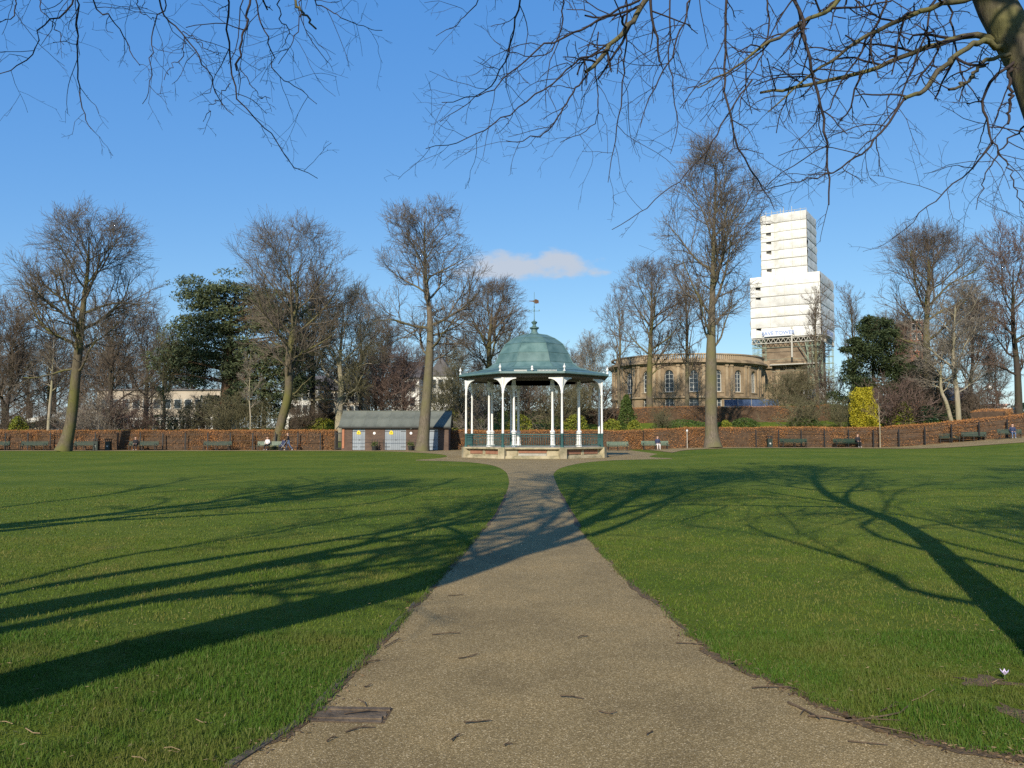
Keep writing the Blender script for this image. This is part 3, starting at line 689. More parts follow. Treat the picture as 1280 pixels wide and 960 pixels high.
MB().lathe([(5.50, 5.60), (3.3, 5.42), (2.6, 5.9), (2.2, 7.2), (0.4, 8.5)], 8, ph=VA[0]).build('soffit', M['soffit'], roof)
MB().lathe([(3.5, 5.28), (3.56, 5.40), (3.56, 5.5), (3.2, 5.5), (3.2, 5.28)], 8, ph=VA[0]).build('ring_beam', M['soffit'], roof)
g_ = MB()
for k in range(8):
    a, b_ = oct_pt(5.2, k, 5.53), oct_pt(5.2, k + 1, 5.53); d = b_ - a
    o = MB().box((d.length / 2, 0, 0), (d.length, 0.12, 0.14)).build('eaves_beam', M['soffit'], roof); o.location = a; o.rotation_euler.z = math.atan2(d.y, d.x)
    o = MB().lathe([(0.05, 0), (0.10, 0.06), (0.04, 0.12), (0.03, 0.2), (0.085, 0.28), (0.09, 0.33), (0.03, 0.42), (0.012, 0.55)], 8).build('eaves_finial', M['white_paint'], roof); o.location = oct_pt(5.52, k, 5.72)
for k in (0,):                                     # pale cresting on the front eave
    a, b_ = oct_pt(5.58, k, 5.74), oct_pt(5.58, k + 1, 5.74); d = b_ - a
    for t0_, t1_ in ((0.22, 0.42), (0.58, 0.88)):
        q = MB(); nn = 14
        for i in range(nn):
            u = t0_ + (t1_ - t0_) * (i + 0.5) / nn
            q.box((u * d.length, 0, 0.05), (0.05, 0.03, 0.10))
        q.box(((t0_ + t1_) / 2 * d.length, 0, 0.0), ((t1_ - t0_) * d.length, 0.03, 0.03))
        o = q.build('cresting', M['frame_white'], roof); o.location = a; o.rotation_euler.z = math.atan2(d.y, d.x)
    o = MB().lathe([(0.03, 0), (0.11, 0.08), (0.05, 0.18), (0.09, 0.24), (0.015, 0.36)], 8).build('eaves_finial', M['white_paint'], roof); o.location = (a + b_) / 2 + Vector((0, 0, 0.02))
fin = empty('finial', (0, 0, 8.80), 0, bs)
MB().lathe([(0.42, 0), (0.30, 0.10), (0.22, 0.20), (0.22, 0.36), (0.34, 0.44), (0.34, 0.52), (0.16, 0.58), (0.10, 0.72), (0.20, 0.84), (0.22, 0.92), (0.06, 1.0), (0.03, 1.1)], 12).build('urn', M['roof_green'], fin, True)
v = MB().tube((0, 0, 1.05), (0, 0, 3.1), 0.024, 0.015, 6).tube((-0.34, 0, 1.72), (0.34, 0, 1.72), 0.014, n=5).tube((0, -0.34, 1.72), (0, 0.34, 1.72), 0.014, n=5).lathe([(0.0, 0), (0.06, 0.06), (0.0, 0.12)], 8, (0, 0, 1.95))
for a in (0, 1, 2, 3): v.box((0.36 * math.cos(a * math.pi / 2), 0.36 * math.sin(a * math.pi / 2), 1.76), (0.07, 0.07, 0.10))
v.build('vane_rod', M['roof_green'], fin)
MB().prism([(-0.42, 0.02), (-0.42, -0.02), (-0.1, -0.03), (0.12, -0.16), (0.36, -0.10), (0.36, 0.10), (0.12, 0.18), (-0.1, 0.05)], Matrix.Translation((0, 0, 2.42)) @ Matrix.Rotation(R(25), 4, 'Z'), 0.02).build('vane', M['bark_red'], fin)

# ------------------------------------------------------------------ brick hut left of the bandstand
HY, HX0, HX1 = 80.6, X(428, 80.6), X(561, 80.6)
hut = empty('brick_hut', ((HX0 + HX1) / 2, HY, 0))
tag(hut, 'low brown brick hut with grey doors and a slate grey roof behind the tree', 'hut')
W = HX1 - HX0; hx = lambda px: X(px, HY) - (HX0 + HX1) / 2
doors = [(441.2, 457), (481.5, 508), (535, 548)]
edges = [-W / 2] + [v for a, b_ in doors for v in (hx(a), hx(b_))] + [W / 2]
wall = MB()
for i in range(0, len(edges), 2):
    wall.box(((edges[i] + edges[i + 1]) / 2, 0.12, 1.15), (edges[i + 1] - edges[i], 0.24, 2.3))
wall.box((-W / 2 + 0.12, 1.9, 1.15), (0.24, 3.3, 2.3)).box((W / 2 - 0.12, 1.9, 1.15), (0.24, 3.3, 2.3)).box((0, 3.67, 1.15), (W - 0.5, 0.24, 2.3))
for a, b_ in doors: wall.box(((hx(a) + hx(b_)) / 2, 0.12, 2.23), (hx(b_) - hx(a), 0.236, 0.14))
for sg in (-1, 1):
    wall.prism([(0.02, 2.3), (3.78, 2.3), (1.9, 3.78)], Matrix.Translation((sg * (W / 2 - 0.12), 0, 0)) @ Matrix.Rotation(R(90), 4, 'Z'), 0.24)
wall.build('wall', M['shed_brick'], hut)
MB().box((-W / 2 + 0.16, -0.03, 1.2), (0.22, 0.06, 2.0)).build('terracotta_quoin', M['terracotta'], hut)
for (a, b_) in doors:
    w = hx(b_) - hx(a); d = empty('door', ((hx(a) + hx(b_)) / 2, 0.10, 0), 0, hut)
    nb = max(4, int(round(w / 0.22)))
    pm = MB().box((0, 0, 1.1), (w / nb - 0.012, 0.04, 2.12)).build('plank', M['door_grey'], d)
    pm.location.x = -w / 2 + w / nb * 0.5
    for i in range(1, nb):
        q = add_obj('plank', pm.data, None, d); q.location = (-w / 2 + w / nb * (i + 0.5), 0.006 * (i % 2), 0)
    for zz in (0.35, 1.9):
        for sg in (-1, 1):
            MB().box((sg * (w / 2 - 0.28), -0.03, zz), (0.5, 0.012, 0.05)).build('hinge', M['black_iron'], d)
    MB().box((0.06, -0.035, 1.05), (0.10, 0.03, 0.08)).build('latch', M['black_iron'], d)
for px in (449, 489.5):
    s_ = MB().prism([(-0.19, -0.18), (0.19, -0.18), (0.19, 0.06), (0, 0.24), (-0.19, 0.06)], Matrix.Translation((hx(px), 0.045, 1.78)), 0.012).build('warning_sign', M['yellow'], hut)
    MB().prism([(-0.07, -0.07), (0.07, -0.07), (0.0, 0.08)], Matrix.Translation((hx(px), 0.034, 1.78)), 0.008).build('symbol', M['black_iron'], s_)
for px, z in ((468.6, 1.72), (514.2, 1.72), (514.0, 2.2)):
    q = MB(); r_ = 0.13 if z < 2 else 0.09
    q.tube((hx(px), -0.02, z), (hx(px), 0.0, z), r_, n=16); q.build('round_sign', M['white_paint'], hut)
rf = empty('roof', (0, 0, 0), 0, hut)
sl = math.atan2(1.55, 2.05)
nsh = 9
for sgn, y0 in ((1, -0.2), (-1, 4.0)):
    for j in range(nsh):                               # roofing strips lapped upward
        w = (W + 0.5) / nsh
        p0 = Vector((-(W + 0.5) / 2 + w * (j + 0.5) - 0.05, y0 + sgn * 1.05, 2.36 + 0.79 + 0.004 * (j % 2)))
        o = MB().box((0, 0, 0), (w - 0.006, 2.62, 0.05), 0, sgn * sl).build('roof_strip', M['roof_slate'], rf); o.location = p0
MB().box((0, -0.24, 2.30), (W + 0.5, 0.06, 0.16)).build('fascia', M['fascia'], rf)
MB().tube((-W / 2 - 0.3, 1.9, 3.97), (W / 2 + 0.2, 1.9, 3.97), 0.07, n=8).build('ridge', M['roof_slate'], rf)
gp = MB().prism([(-0.15, 2.38), (3.95, 2.38), (1.9, 3.93)], Matrix.Translation((W / 2 + 0.13, 0, 0)) @ Matrix.Rotation(R(90), 4, 'Z'), 0.05).build('gable_board', M['dark_green_iron'], rf)
for i, (px, lab) in enumerate(((469, 'leafy plant pot under the left round white sign at the hut'), (514, 'leafy plant pot between the hut doors and the tree trunk'))):
    pot = empty('plant_pot', (X(px, 79.9), 79.9, 0)); tag(pot, lab, 'plant pot', 'plant pots in front of the hut')
    MB().lathe([(0.20, 0), (0.27, 0.38), (0.30, 0.38), (0.30, 0.44), (0.24, 0.44)], 12).build('pot', M['fascia'], pot)

# leaf quads ------------------------------------------------
def leaf_quads(rg, c, s, flat=0.0, aspect=0.6, droop=0.0):
    n = len(c); d = nrm(rg.normal(0, 1, (n, 3))); d[:, 2] = d[:, 2] * (1 - flat) - droop; d = nrm(d)
    e = nrm(np.cross(d, nrm(rg.normal(0, 1, (n, 3)) + (0, 0, 2.0 * flat))))
    sz = (s * rg.uniform(0.6, 1.3, n))[:, None]
    a, b_ = d * sz * 0.5, e * sz * 0.5 * aspect
    V = np.stack([c - a, c + b_, c + a, c - b_], 1).reshape(-1, 3)
    return V, np.arange(4 * n).reshape(n, 4)
for o in list(bpy.data.objects):
    if o.name.startswith('plant_pot'):
        rg = np.random.default_rng(len(o.name)); c_ = rg.normal(0, 1, (190, 3)) * (0.17, 0.15, 0.14) + (0, 0, 0.62)
        V, F = leaf_quads(rg, c_, np.full(190, 0.12)); add_obj('leaves', fast_mesh('leaves', V, F), M['leaf_green'], o)

# ------------------------------------------------------------------ hedges
def hedge(name, line, h, depth, label, seed, dens=520, ls=0.09, z_of=None, group='clipped beech hedges'):
    rg = np.random.default_rng(seed); line = [np.array(p, float) for p in line]
    root = empty(name, (line[0][0], line[0][1], 0)); tag(root, label, 'hedge', group); ox, oy = line[0][:2]
    seg = [line[0]];
    for a, b_ in zip(line[:-1], line[1:]):
        n = max(1, int(np.linalg.norm(b_ - a) / 1.2)); seg += [a + (b_ - a) * (i + 1) / n for i in range(n)]
    seg = np.array(seg); tg = np.gradient(seg, axis=0); tg = tg / np.linalg.norm(tg, axis=1)[:, None]; nrml = np.stack([-tg[:, 1], tg[:, 0]], 1)   # points away from camera for +x lines
    zb = gz(seg[:, 0], seg[:, 1])
    # core: a lumpy clipped block
    prof_ = [(0.10, -0.1), (0.06, h * 0.5), (0.12, h - 0.16), (0.3, h - 0.05), (depth - 0.3, h - 0.05), (depth - 0.1, h - 0.2), (depth - 0.1, -0.1)]
    V = []; k = len(prof_)
    for i in range(len(seg)):
        for (o_, z_) in prof_:
            j_ = rg.normal(0, 0.025, 3); V.append((seg[i, 0] + nrml[i, 0] * (o_ + j_[0]) - ox, seg[i, 1] + nrml[i, 1] * (o_ + j_[1]) - oy, zb[i] + z_ + j_[2]))
    F = [(i * k + q, i * k + q + 1, (i + 1) * k + q + 1, (i + 1) * k + q) for i in range(len(seg) - 1) for q in range(k - 1)]
    me = bpy.data.meshes.new('branches'); me.from_pydata(V, [], F + [tuple(range(k)), tuple(range((len(seg) - 1) * k, len(seg) * k))][:2]); add_obj('branches', me, M['hedge_core'], root)
    L_ = np.concatenate([[0], np.cumsum(np.linalg.norm(np.diff(seg, axis=0), axis=1))])
    def at(s, o_):
        x = np.interp(s, L_, seg[:, 0]); y = np.interp(s, L_, seg[:, 1]); nx = np.interp(s, L_, nrml[:, 0]); ny = np.interp(s, L_, nrml[:, 1])
        return x + nx * o_, y + ny * o_, np.interp(s, L_, zb)
    nf = int(L_[-1] * h * dens); s = rg.uniform(0, L_[-1], nf); z = rg.uniform(0.02, h, nf)
    thin = vnoise(s, z * 0.25, 2.6, seed + 5) * 0.6 + vnoise(s, z, 0.7, seed + 6) * 0.4
    kp = rg.random(nf) < np.clip(0.10 + 2.2 * (thin - 0.28), 0.12, 1) + 0.45 * (z > h - 0.3)
    s, z = s[kp], z[kp]; x, y, zz = at(s, rg.normal(0.03, 0.07, len(s)) - 0.30 * (vnoise(s, z, 0.9, seed + 8) - 0.35))
    c = np.stack([x - ox, y - oy, zz + z * (1 + 0.05 * (vnoise(s, s * 0, 1.7, seed + 9) - .5))], 1)
    V, F = leaf_quads(rg, c, np.full(len(c), ls))
    o = add_obj('foliage', fast_mesh('foliage', V, F), M['leaf_beech'], root); o['kind'] = 'stuff'
    nt = int(L_[-1] * depth * dens * 0.55); s = rg.uniform(0, L_[-1], nt); x, y, zz = at(s, rg.uniform(0, depth, nt))
    c = np.stack([x - ox, y - oy, zz + h * (1 + 0.06 * (vnoise(s, s * 0, 1.7, seed + 9) - .5)) + rg.normal(-0.02, 0.06, nt)], 1)
    V, F = leaf_quads(rg, c, np.full(nt, ls))
    o = add_obj('clipped_top', fast_mesh('clipped_top', V, F), M['leaf_beech_top'], root); o['kind'] = 'stuff'
    return root
hedge('beech_hedge', [(-72, 82.4), (X(421, 82.4), 82.4)], 2.0, 1.2, 'long clipped copper beech hedge behind the benches left of the hut', 21)
hedge('beech_hedge', [(X(552, 83.2), 83.2), (13.6, 83.2)] , 2.0, 1.2, 'clipped copper beech hedge between the hut and the lamp post, behind the bandstand', 22)
hedge('beech_hedge', [tuple(p) for p in HC], 2.05, 1.3, 'copper beech hedge curving uphill behind the right hand benches', 23)
hedge('beech_hedge', [(X(360, 101), 101.5), (X(424, 101), 101.5)], 1.5, 1.5, 'short raised piece of copper hedge left of the pale trunk beside the hut', 24, 220)
hedge('beech_hedge', [(6, 100.5), (X(1040, 100), 100.5)], 1.95, 1.5, 'upper copper beech hedge on the bank below the round church', 25, 220)
hedge('beech_hedge', [(48.6, 79.0), (52.3, 83.5)], 2.4, 3.0, 'bright orange hedge end at the right where the promenade turns', 26, 220)

def railing(line, label, h=1.75, step=2.3):
    line = [Vector((p[0], p[1], 0)) for p in line]; root = empty('park_railing', (line[0].x, line[0].y, 0)); tag(root, label, 'railing', 'iron railings in front of the hedges')
    pts = [line[0]]; rest = step
    for a, b_ in zip(line[:-1], line[1:]):
        L_ = (b_ - a).length; q = rest
        while q <= L_: pts.append(a + (b_ - a) * (q / L_)); q += step
        rest = q - L_
    pts = [Vector((p.x - line[0].x, p.y - line[0].y, gzf(p.x, p.y))) for p in pts]
    pm = MB().box((0, 0, h / 2), (0.11, 0.08, h)).lathe([(0.05, 0), (0.02, 0.08)], 4, (0, 0, h)).build('post', M['black_iron'], root); pm.location = pts[0]
    for p in pts[1:]: o = add_obj('post', pm.data, None, root); o.location = p
    for z in (0.3, 0.95, 1.62):
        for a, b_ in zip(pts[:-1], pts[1:]):
            MB().tube(a + Vector((0, 0, z)), b_ + Vector((0, 0, z)), 0.016, n=4, cap=False).build('rail', M['black_iron'], root)
    return root
railing([(-70.2, 82.0), (X(420, 82), 82.0)], 'black iron railing along the hedge left of the hut')
railing([(p[0] - 0.15, p[1] - 0.45) for p in HC if p[0] > 23.5], 'black iron railing along the curving hedge on the right')

# ------------------------------------------------------------------ benches, bins, posts
def make_bench(mat):
    r = empty('park_bench'); L_ = 2.6
    for i, y in enumerate((-0.30, -0.18, -0.06, 0.06)):
        MB().box((0, y, 0.44), (L_, 0.095, 0.035)).build('seat_slat', mat, r)
    for i, (y, z) in enumerate(((0.16, 0.56), (0.19, 0.69), (0.22, 0.82))):
        MB().box((0, y, z), (L_, 0.03, 0.105), 0, R(-12)).build('back_slat', mat, r)
    for x in (-L_ / 2 + 0.18, 0, L_ / 2 - 0.18):
        q = MB().box((x, -0.28, 0.21), (0.05, 0.06, 0.42)).box((x, 0.12, 0.21), (0.05, 0.06, 0.42)).box((x, -0.08, 0.40), (0.05, 0.5, 0.05)).box((x, 0.21, 0.64), (0.05, 0.05, 0.5), 0, R(-12))
        q.build('leg_frame', M['black_iron'], r)
    for x in (-L_ / 2 + 0.18, L_ / 2 - 0.18):
        MB().box((x, -0.1, 0.64), (0.05, 0.46, 0.04)).box((x, -0.30, 0.53), (0.045, 0.045, 0.2)).build('armrest', M['black_iron'], r)
    return r
bench_a = make_bench(M['green_bench']); bench_b = make_bench(M['pale_green_bench'])
used = set()
def bench(px, Y, label, rz=0.0, proto=bench_a, sx=1.0):
    b_ = proto if id(proto) not in used else copy_tree(proto); used.add(id(proto))
    x = X(px, Y); b_.location = (x, Y, gzf(x, Y) + 0.01); b_.rotation_euler.z = rz; b_.scale = (sx, 1, 1)
    tag(b_, label, 'bench', 'park benches along the hedge'); return b_
BYF = 80.9
bench(-4, BYF, 'green slatted bench cut off by the left photo edge', sx=1.1)
bench(45, BYF, 'empty green bench just left of the big leaning tree trunk', sx=1.05)
bench(109, BYF, 'green bench just right of the big leaning tree trunk, beside the bins', sx=0.95)
bench(181, BYF, 'green bench with one person sitting, right of the litter bin', sx=1.15)
bench(273, BYF, 'empty green bench alone in front of the hedge below the cedar', sx=1.1)
bench(338, BYF, 'bench with a person in a striped top beside the pushchair', sx=0.95, proto=bench_b)
bench(771.5, 78.5, 'empty pale bench right beside the bandstand plinth', sx=0.82, proto=bench_b)
bench(818, 80.2, 'pale bench with one person sitting, right of the bandstand', sx=1.05, proto=bench_b)
bench(991, BYF, 'empty dark green bench right of the litter bin below the white tower', sx=1.05)
bench(1057, BYF, 'dark green bench with a person sitting at its right end', sx=1.05)
bench(1185, 77.6, 'lower of the two empty dark benches on the climbing promenade', R(-28), sx=0.72)
bench(1215, 76.2, 'upper of the two empty dark benches on the climbing promenade', R(-28), sx=0.8)
bench(1260, 73.9, 'dark bench with a person in navy at the far right hedge end', R(-20), sx=0.75)
def bin_(px, Y, label):
    x = X(px, Y); r = empty('litter_bin', (x, Y, gzf(x, Y))); tag(r, label, 'bin', 'litter bins')
    MB().box((0, 0, 0.48), (0.46, 0.46, 0.86)).build('body', M['dark_green_iron'], r)
    MB().box((0, 0, 1.12), (0.54, 0.54, 0.09)).build('lid', M['black_iron'], r)
    q = MB()
    for sx_ in (-0.2, 0.2):
        for sy_ in (-0.2, 0.2): q.box((sx_, sy_, 0.99), (0.05, 0.05, 0.17))
    q.build('hood_post', M['black_iron'], r)
    MB().box((0, -0.235, 0.6), (0.22, 0.012, 0.22)).build('badge', M['frame_white'], r).scale = (0.7, 1, 0.7)
    MB().box((0, 0, 0.03), (0.5, 0.5, 0.06)).build('base', M['black_iron'], r)
bin_(123, BYF, 'dark litter bin close to the bench right of the leaning trunk')
bin_(138, BYF, 'square litter bin standing alone left of the sitting person')
bin_(960.5, 81.2, 'dark litter bin left of the empty bench below the tower')
x = X(858, 80.5); lp = empty('path_marker_post', (x, 80.5, gzf(x, 80.5))); tag(lp, 'slim grey post with white cap in front of the hedge right of the bandstand', 'post')
MB().tube((0, 0, 0), (0, 0, 1.7), 0.035, n=8).build('pole', M['scaffold_pale'], lp); MB().lathe([(0.05, 0), (0.09, 0.04), (0.09, 0.18), (0.03, 0.24)], 10, (0, 0, 1.68)).build('cap', M['white_paint'], lp)
x = X(1237, 100); lp = empty('street_lamp', (x, 100, gzf(x, 100))); tag(lp, 'street lamp with round white globe behind the right hand hedge', 'lamp')
MB().tube((0, 0, 0), (0, 0, 3.6), 0.06, 0.04, n=8).build('pole', M['black_iron'], lp); MB().lathe([(0.05, 0), (0.2, 0.1), (0.26, 0.26), (0.2, 0.42), (0.05, 0.5)], 12, (0, 0, 3.6)).build('globe', M['white_paint'], lp, True)
gx = X(424, 81); gt = empty('iron_gate', (gx, 81.4, 0)); tag(gt, 'black iron gate between the hedge end and the hut', 'gate')
for i in range(7):
    MB().box((-0.33 + 0.11 * i, 0, 0.95), (0.05, 0.03, 1.75)).build('bar', M['black_iron'], gt)
MB().box((0, 0.02, 0.2), (0.85, 0.03, 0.06)).box((0, 0.02, 1.7), (0.85, 0.03, 0.06)).box((-0.43, 0, 1), (0.08, 0.08, 2.0)).build('gate_frame', M['black_iron'], gt)
rr = empty('hoop_railing', (X(490, 80.1), 80.1, 0)); tag(rr, 'thin black rail with posts in front of the hut doors', 'railing')
for px in (466, 472.5, 480, 519.5): MB().box((X(px, 80.1) - X(490, 80.1), 0, 0.55), (0.05, 0.05, 1.1)).build('post', M['black_iron'], rr)
MB().box((0.2, 0, 1.05), (9.2, 0.03, 0.03)).build('rail', M['black_iron'], rr)

# ------------------------------------------------------------------ people
M['skin'] = mat_plain('skin', (0.52, 0.32, 0.23), 0.6)
M['hair'] = mat_plain('hair', (0.045, 0.03, 0.02), 0.7)
M['hair_pale'] = mat_plain('hair_pale', (0.42, 0.40, 0.36), 0.7)
M['denim'] = mat_noise('denim', [(0.06, 0.09, 0.16), (0.12, 0.17, 0.28)], 9, 0.9)
M['black_cloth'] = mat_plain('black_cloth', (0.018, 0.018, 0.022), 0.9)
M['navy_cloth'] = mat_plain('navy_cloth', (0.03, 0.04, 0.085), 0.9)
M['white_cloth'] = mat_plain('white_cloth', (0.66, 0.62, 0.60), 0.9)
M['pink_cloth'] = mat_plain('pink_cloth', (0.55, 0.40, 0.38), 0.9)
M['shoe'] = mat_plain('shoe', (0.5, 0.48, 0.45), 0.6)
def person(loc, rz, pose, top, legs, hair, label, shoes='shoe', turn=0.0):
    if pose == 'sit':
        J = {'pel': (0, 0.02, 0.53, .155), 'waist': (0, 0.04, 0.68, .14), 'chest': (0, 0.03, 0.92, .165), 'neckb': (0, 0.01, 1.08, .07), 'neck': (0, -0.01, 1.15, .058), 'head': (0, -0.03, 1.25, .10), 'crown': (0, -0.02, 1.33, .085)}
        for s, n in ((-1, 'l'), (1, 'r')):
            J.update({n + 'hip': (s * .10, 0, .53, .10), n + 'kne': (s * .12, -.44, .52, .068), n + 'cal': (s * .12, -.44, .33, .058), n + 'ank': (s * .12, -.42, .10, .04), n + 'toe': (s * .13, -.60, .045, .035),
                      n + 'sho': (s * .185, .03, 1.02, .062), n + 'elb': (s * .25, -.02, .76, .046), n + 'wri': (s * .13, -.27, .66, .03), n + 'pal': (s * .10, -.34, .65, .03)})
    else:
        J = {'pel': (0, 0, 0.93, .145), 'waist': (0, -0.02, 1.08, .13), 'chest': (0, -0.05, 1.32, .16), 'neckb': (0, -0.06, 1.46, .07), 'neck': (0, -0.08, 1.53, .058), 'head': (0, -0.11, 1.63, .10), 'crown': (0, -0.10, 1.71, .085)}
        for s, n in ((-1, 'l'), (1, 'r')):
            f = -1 if s < 0 else 1
            J.update({n + 'hip': (s * .09, 0, .92, .10), n + 'kne': (s * .10, -.16 if f < 0 else .10, .50, .066), n + 'cal': (s * .10, -.20 if f < 0 else .24, .30, .056), n + 'ank': (s * .10, -.28 if f < 0 else .42, .10, .04), n + 'toe': (s * .11, -.46 if f < 0 else .28, .045, .034),
                      n + 'sho': (s * .18, -.05, 1.40, .06), n + 'elb': (s * .24, -.12, 1.13, .045), n + 'wri': (s * .19, -.36, 1.03, .03), n + 'pal': (s * .18, -.43, 1.03, .03)})
    E = [('pel', 'waist'), ('waist', 'chest'), ('chest', 'neckb'), ('neckb', 'neck'), ('neck', 'head'), ('head', 'crown')]
    for n in 'lr':
        E += [('pel', n + 'hip'), (n + 'hip', n + 'kne'), (n + 'kne', n + 'cal'), (n + 'cal', n + 'ank'), (n + 'ank', n + 'toe'), ('chest', n + 'sho'), (n + 'sho', n + 'elb'), (n + 'elb', n + 'wri'), (n + 'wri', n + 'pal')]
        px_, py_, pz_, _ = J[n + 'pal']; s = -1 if n == 'l' else 1
        for q, (ox, ln) in enumerate(((-.030, .075), (-.010, .085), (.010, .08), (.030, .062))):
            J[f'{n}f{q}'] = (px_ + ox, py_ - ln * .55, pz_ - .005, .0095); J[f'{n}g{q}'] = (px_ + ox, py_ - ln * .85, pz_ - .03, .008); E += [(n + 'pal', f'{n}f{q}'), (f'{n}f{q}', f'{n}g{q}')]
        J[n + 'th'] = (px_ - s * .045, py_ - .02, pz_ + .005, .0095); J[n + 'tt'] = (px_ - s * .05, py_ - .05, pz_ - .005, .0085); E += [(n + 'pal', n + 'th'), (n + 'th', n + 'tt')]
    ks = list(J); me = bpy.data.meshes.new('person'); me.from_pydata([J[k][:3] for k in ks], [(ks.index(a), ks.index(b_)) for a, b_ in E], [])
    o = bpy.data.objects.new('person_tmp', me); COL.objects.link(o)
    md = o.modifiers.new('skin', 'SKIN'); sv = me.skin_vertices[0].data
    for i, k in enumerate(ks): sv[i].radius = (J[k][3] * (1.12 if k in ('chest', 'waist', 'pel') else 1),) * 2; sv[i].use_root = (k == 'pel')
    o.modifiers.new('sub', 'SUBSURF').levels = 1
    dg = bpy.context.evaluated_depsgraph_get(); ev = bpy.data.meshes.new_from_object(o.evaluated_get(dg)); bpy.data.objects.remove(o)
    for m_ in ('skin', top, legs, hair, shoes): ev.materials.append(M[m_])
    P0 = np.array([J[a][:3] for a, b_ in E]); P1 = np.array([J[b_][:3] for a, b_ in E])
    def cls(a, b_):
        if b_ in ('head', 'crown', 'neck') or a == 'head': return 0
        k = b_[1:]
        if k in ('hip', 'kne', 'cal', 'ank') or b_ == 'waist' and False: return 2
        if k == 'toe': return 4
        if k == 'pal' or k[0] in 'fgt': return 0
        return 1
    C_ = [cls(a, b_) for a, b_ in E]; hd = np.array(J['head'][:3])
    for pl in ev.polygons:
        c = np.array(pl.center); d = P1 - P0; t = np.clip(((c - P0) * d).sum(1) / np.maximum((d * d).sum(1), 1e-9), 0, 1)
        i = int(np.argmin(np.linalg.norm(P0 + d * t[:, None] - c, axis=1))); m_ = C_[i]
        if m_ == 0 and c[2] > hd[2] - 0.06 and (c[1] > hd[1] + 0.015 or c[2] > hd[2] + 0.07): m_ = 3
        pl.material_index = m_; pl.use_smooth = True
    p = add_obj('person', ev); p.location = loc; p.rotation_euler.z = rz; tag(p, label, 'person')
    # face: nose, ears, eyes
    nose = MB().lathe([(0.018, 0), (0.012, 0.03), (0.004, 0.055)], 6, (hd[0], hd[1] - 0.098, hd[2] - 0.02)).build('nose', M['skin'], p)
    for s in (-1, 1):
        MB().lathe([(0.004, -0.03), (0.016, -0.01), (0.018, 0.015), (0.006, 0.035)], 6, (s * 0.098, hd[1] + 0.01, hd[2])).build('ear', M['skin'], p)
        MB().lathe([(0.003, -0.009), (0.010, 0), (0.003, 0.009)], 6, (s * 0.034, hd[1] - 0.09, hd[2] + 0.012)).build('eye', M['black_cloth'], p)
    MB().box((0, hd[1] - 0.088, hd[2] - 0.05), (0.045, 0.012, 0.01)).build('mouth', M['pink_cloth'], p)
    return p
def on_bench(px, Y, *a, **k): return person((X(px, Y), Y - 0.06, gzf(X(px, Y), Y) + 0.0), *a, **k)
on_bench(172, BYF, 0.3, 'sit', 'black_cloth', 'black_cloth', 'hair_pale', 'person in dark clothes sitting on the green bench beside the bin')
on_bench(336, BYF, -0.1, 'sit', 'white_cloth', 'black_cloth', 'hair', 'person in a pale striped top sitting on the bench near the pushchair')
person((X(362, 80.0), 80.0, 0.01), R(-72), 'walk', 'black_cloth', 'denim', 'hair_pale', 'person in dark jacket and blue jeans walking with a pushchair')
on_bench(821, 80.2, 0.1, 'sit', 'navy_cloth', 'white_cloth', 'hair', 'person in navy top and pale trousers sitting right of the bandstand')
on_bench(1070, BYF, 0.0, 'sit', 'black_cloth', 'black_cloth', 'hair_pale', 'person in dark clothes sitting at the end of the right hand bench')
on_bench(1263, 73.9, R(-20), 'sit', 'navy_cloth', 'denim', 'hair', 'person in navy sitting on the far right bench')
pc = empty('pushchair', (X(356.5, 79.9), 79.9, 0.01), R(-90)); tag(pc, 'dark blue pushchair pushed by the walking person in jeans', 'pushchair')
MB().prism([(-0.05, 0.42), (0.42, 0.36), (0.5, 0.5), (0.30, 0.55), (0.12, 1.02), (-0.12, 1.05), (-0.2, 0.8)], Matrix.Rotation(R(-90), 4, 'Z'), 0.42).build('seat', M['navy_cloth'], pc)
for y in (-0.28, 0.30):
    for s in (-1, 1): MB().tube((s * 0.24 - 0.02, y, 0.13), (s * 0.24 + 0.02, y, 0.13), 0.13, n=14).build('wheel', M['black_cloth'], pc)
for s in (-1, 1): MB().tube((s * 0.23, -0.28, 0.13), (s * 0.21, 0.38, 1.02), 0.013, n=6).tube((s * 0.23, 0.30, 0.13), (s * 0.21, -0.25, 0.62), 0.013, n=6).build('frame', M['scaffold_pale'], pc)
MB().tube((-0.22, 0.38, 1.02), (0.22, 0.38, 1.02), 0.017, n=6).build('handle', M['black_cloth'], pc)

# ------------------------------------------------------------------ round church and wrapped tower
CD, CR_ = 140.0, 13.2
CX = X(858, CD); CZ = 5.0
ch = empty('round_church', (CX, CD, CZ)); tag(ch, 'round sandstone church with tall arched windows and a balustraded cornice', 'church')
class Cyl(MB):
    def cb(s, a0, a1, z0, z1, r0, r1, n=3, ztop=None, zbot=None):
        """curved block between angles a0..a1 (radians, 0 facing the camera)"""
        vs, fs = [], []
        for i in range(n + 1):
            a = a0 + (a1 - a0) * i / n
            zt = z1 if ztop is None else ztop(i / n); zb_ = z0 if zbot is None else zbot(i / n)
            for r_, z_ in ((r0, zb_), (r1, zb_), (r1, zt), (r0, zt)): vs.append((r_ * math.sin(a), -r_ * math.cos(a), z_))
        for i in range(n):
            q = 4 * i
            for j in range(4): fs.append((q + j, q + (j + 1) % 4, q + 4 + (j + 1) % 4, q + 4 + j))
        fs += [(3, 2, 1, 0), (4 * n, 4 * n + 1, 4 * n + 2, 4 * n + 3)]
        return s.add(vs, fs)
BAY = 2 * math.pi / 21; A0 = R(7.3) * -1
Rw = CR_ - 0.25; hw = 0.72 / Rw; hb = BAY / 2
zs, zt = 3.4, 6.2                                         # window sill and spring line above the church floor level
def arch(t): return zt + 0.74 * math.sqrt(max(0, 1 - (2 * t - 1) ** 2))
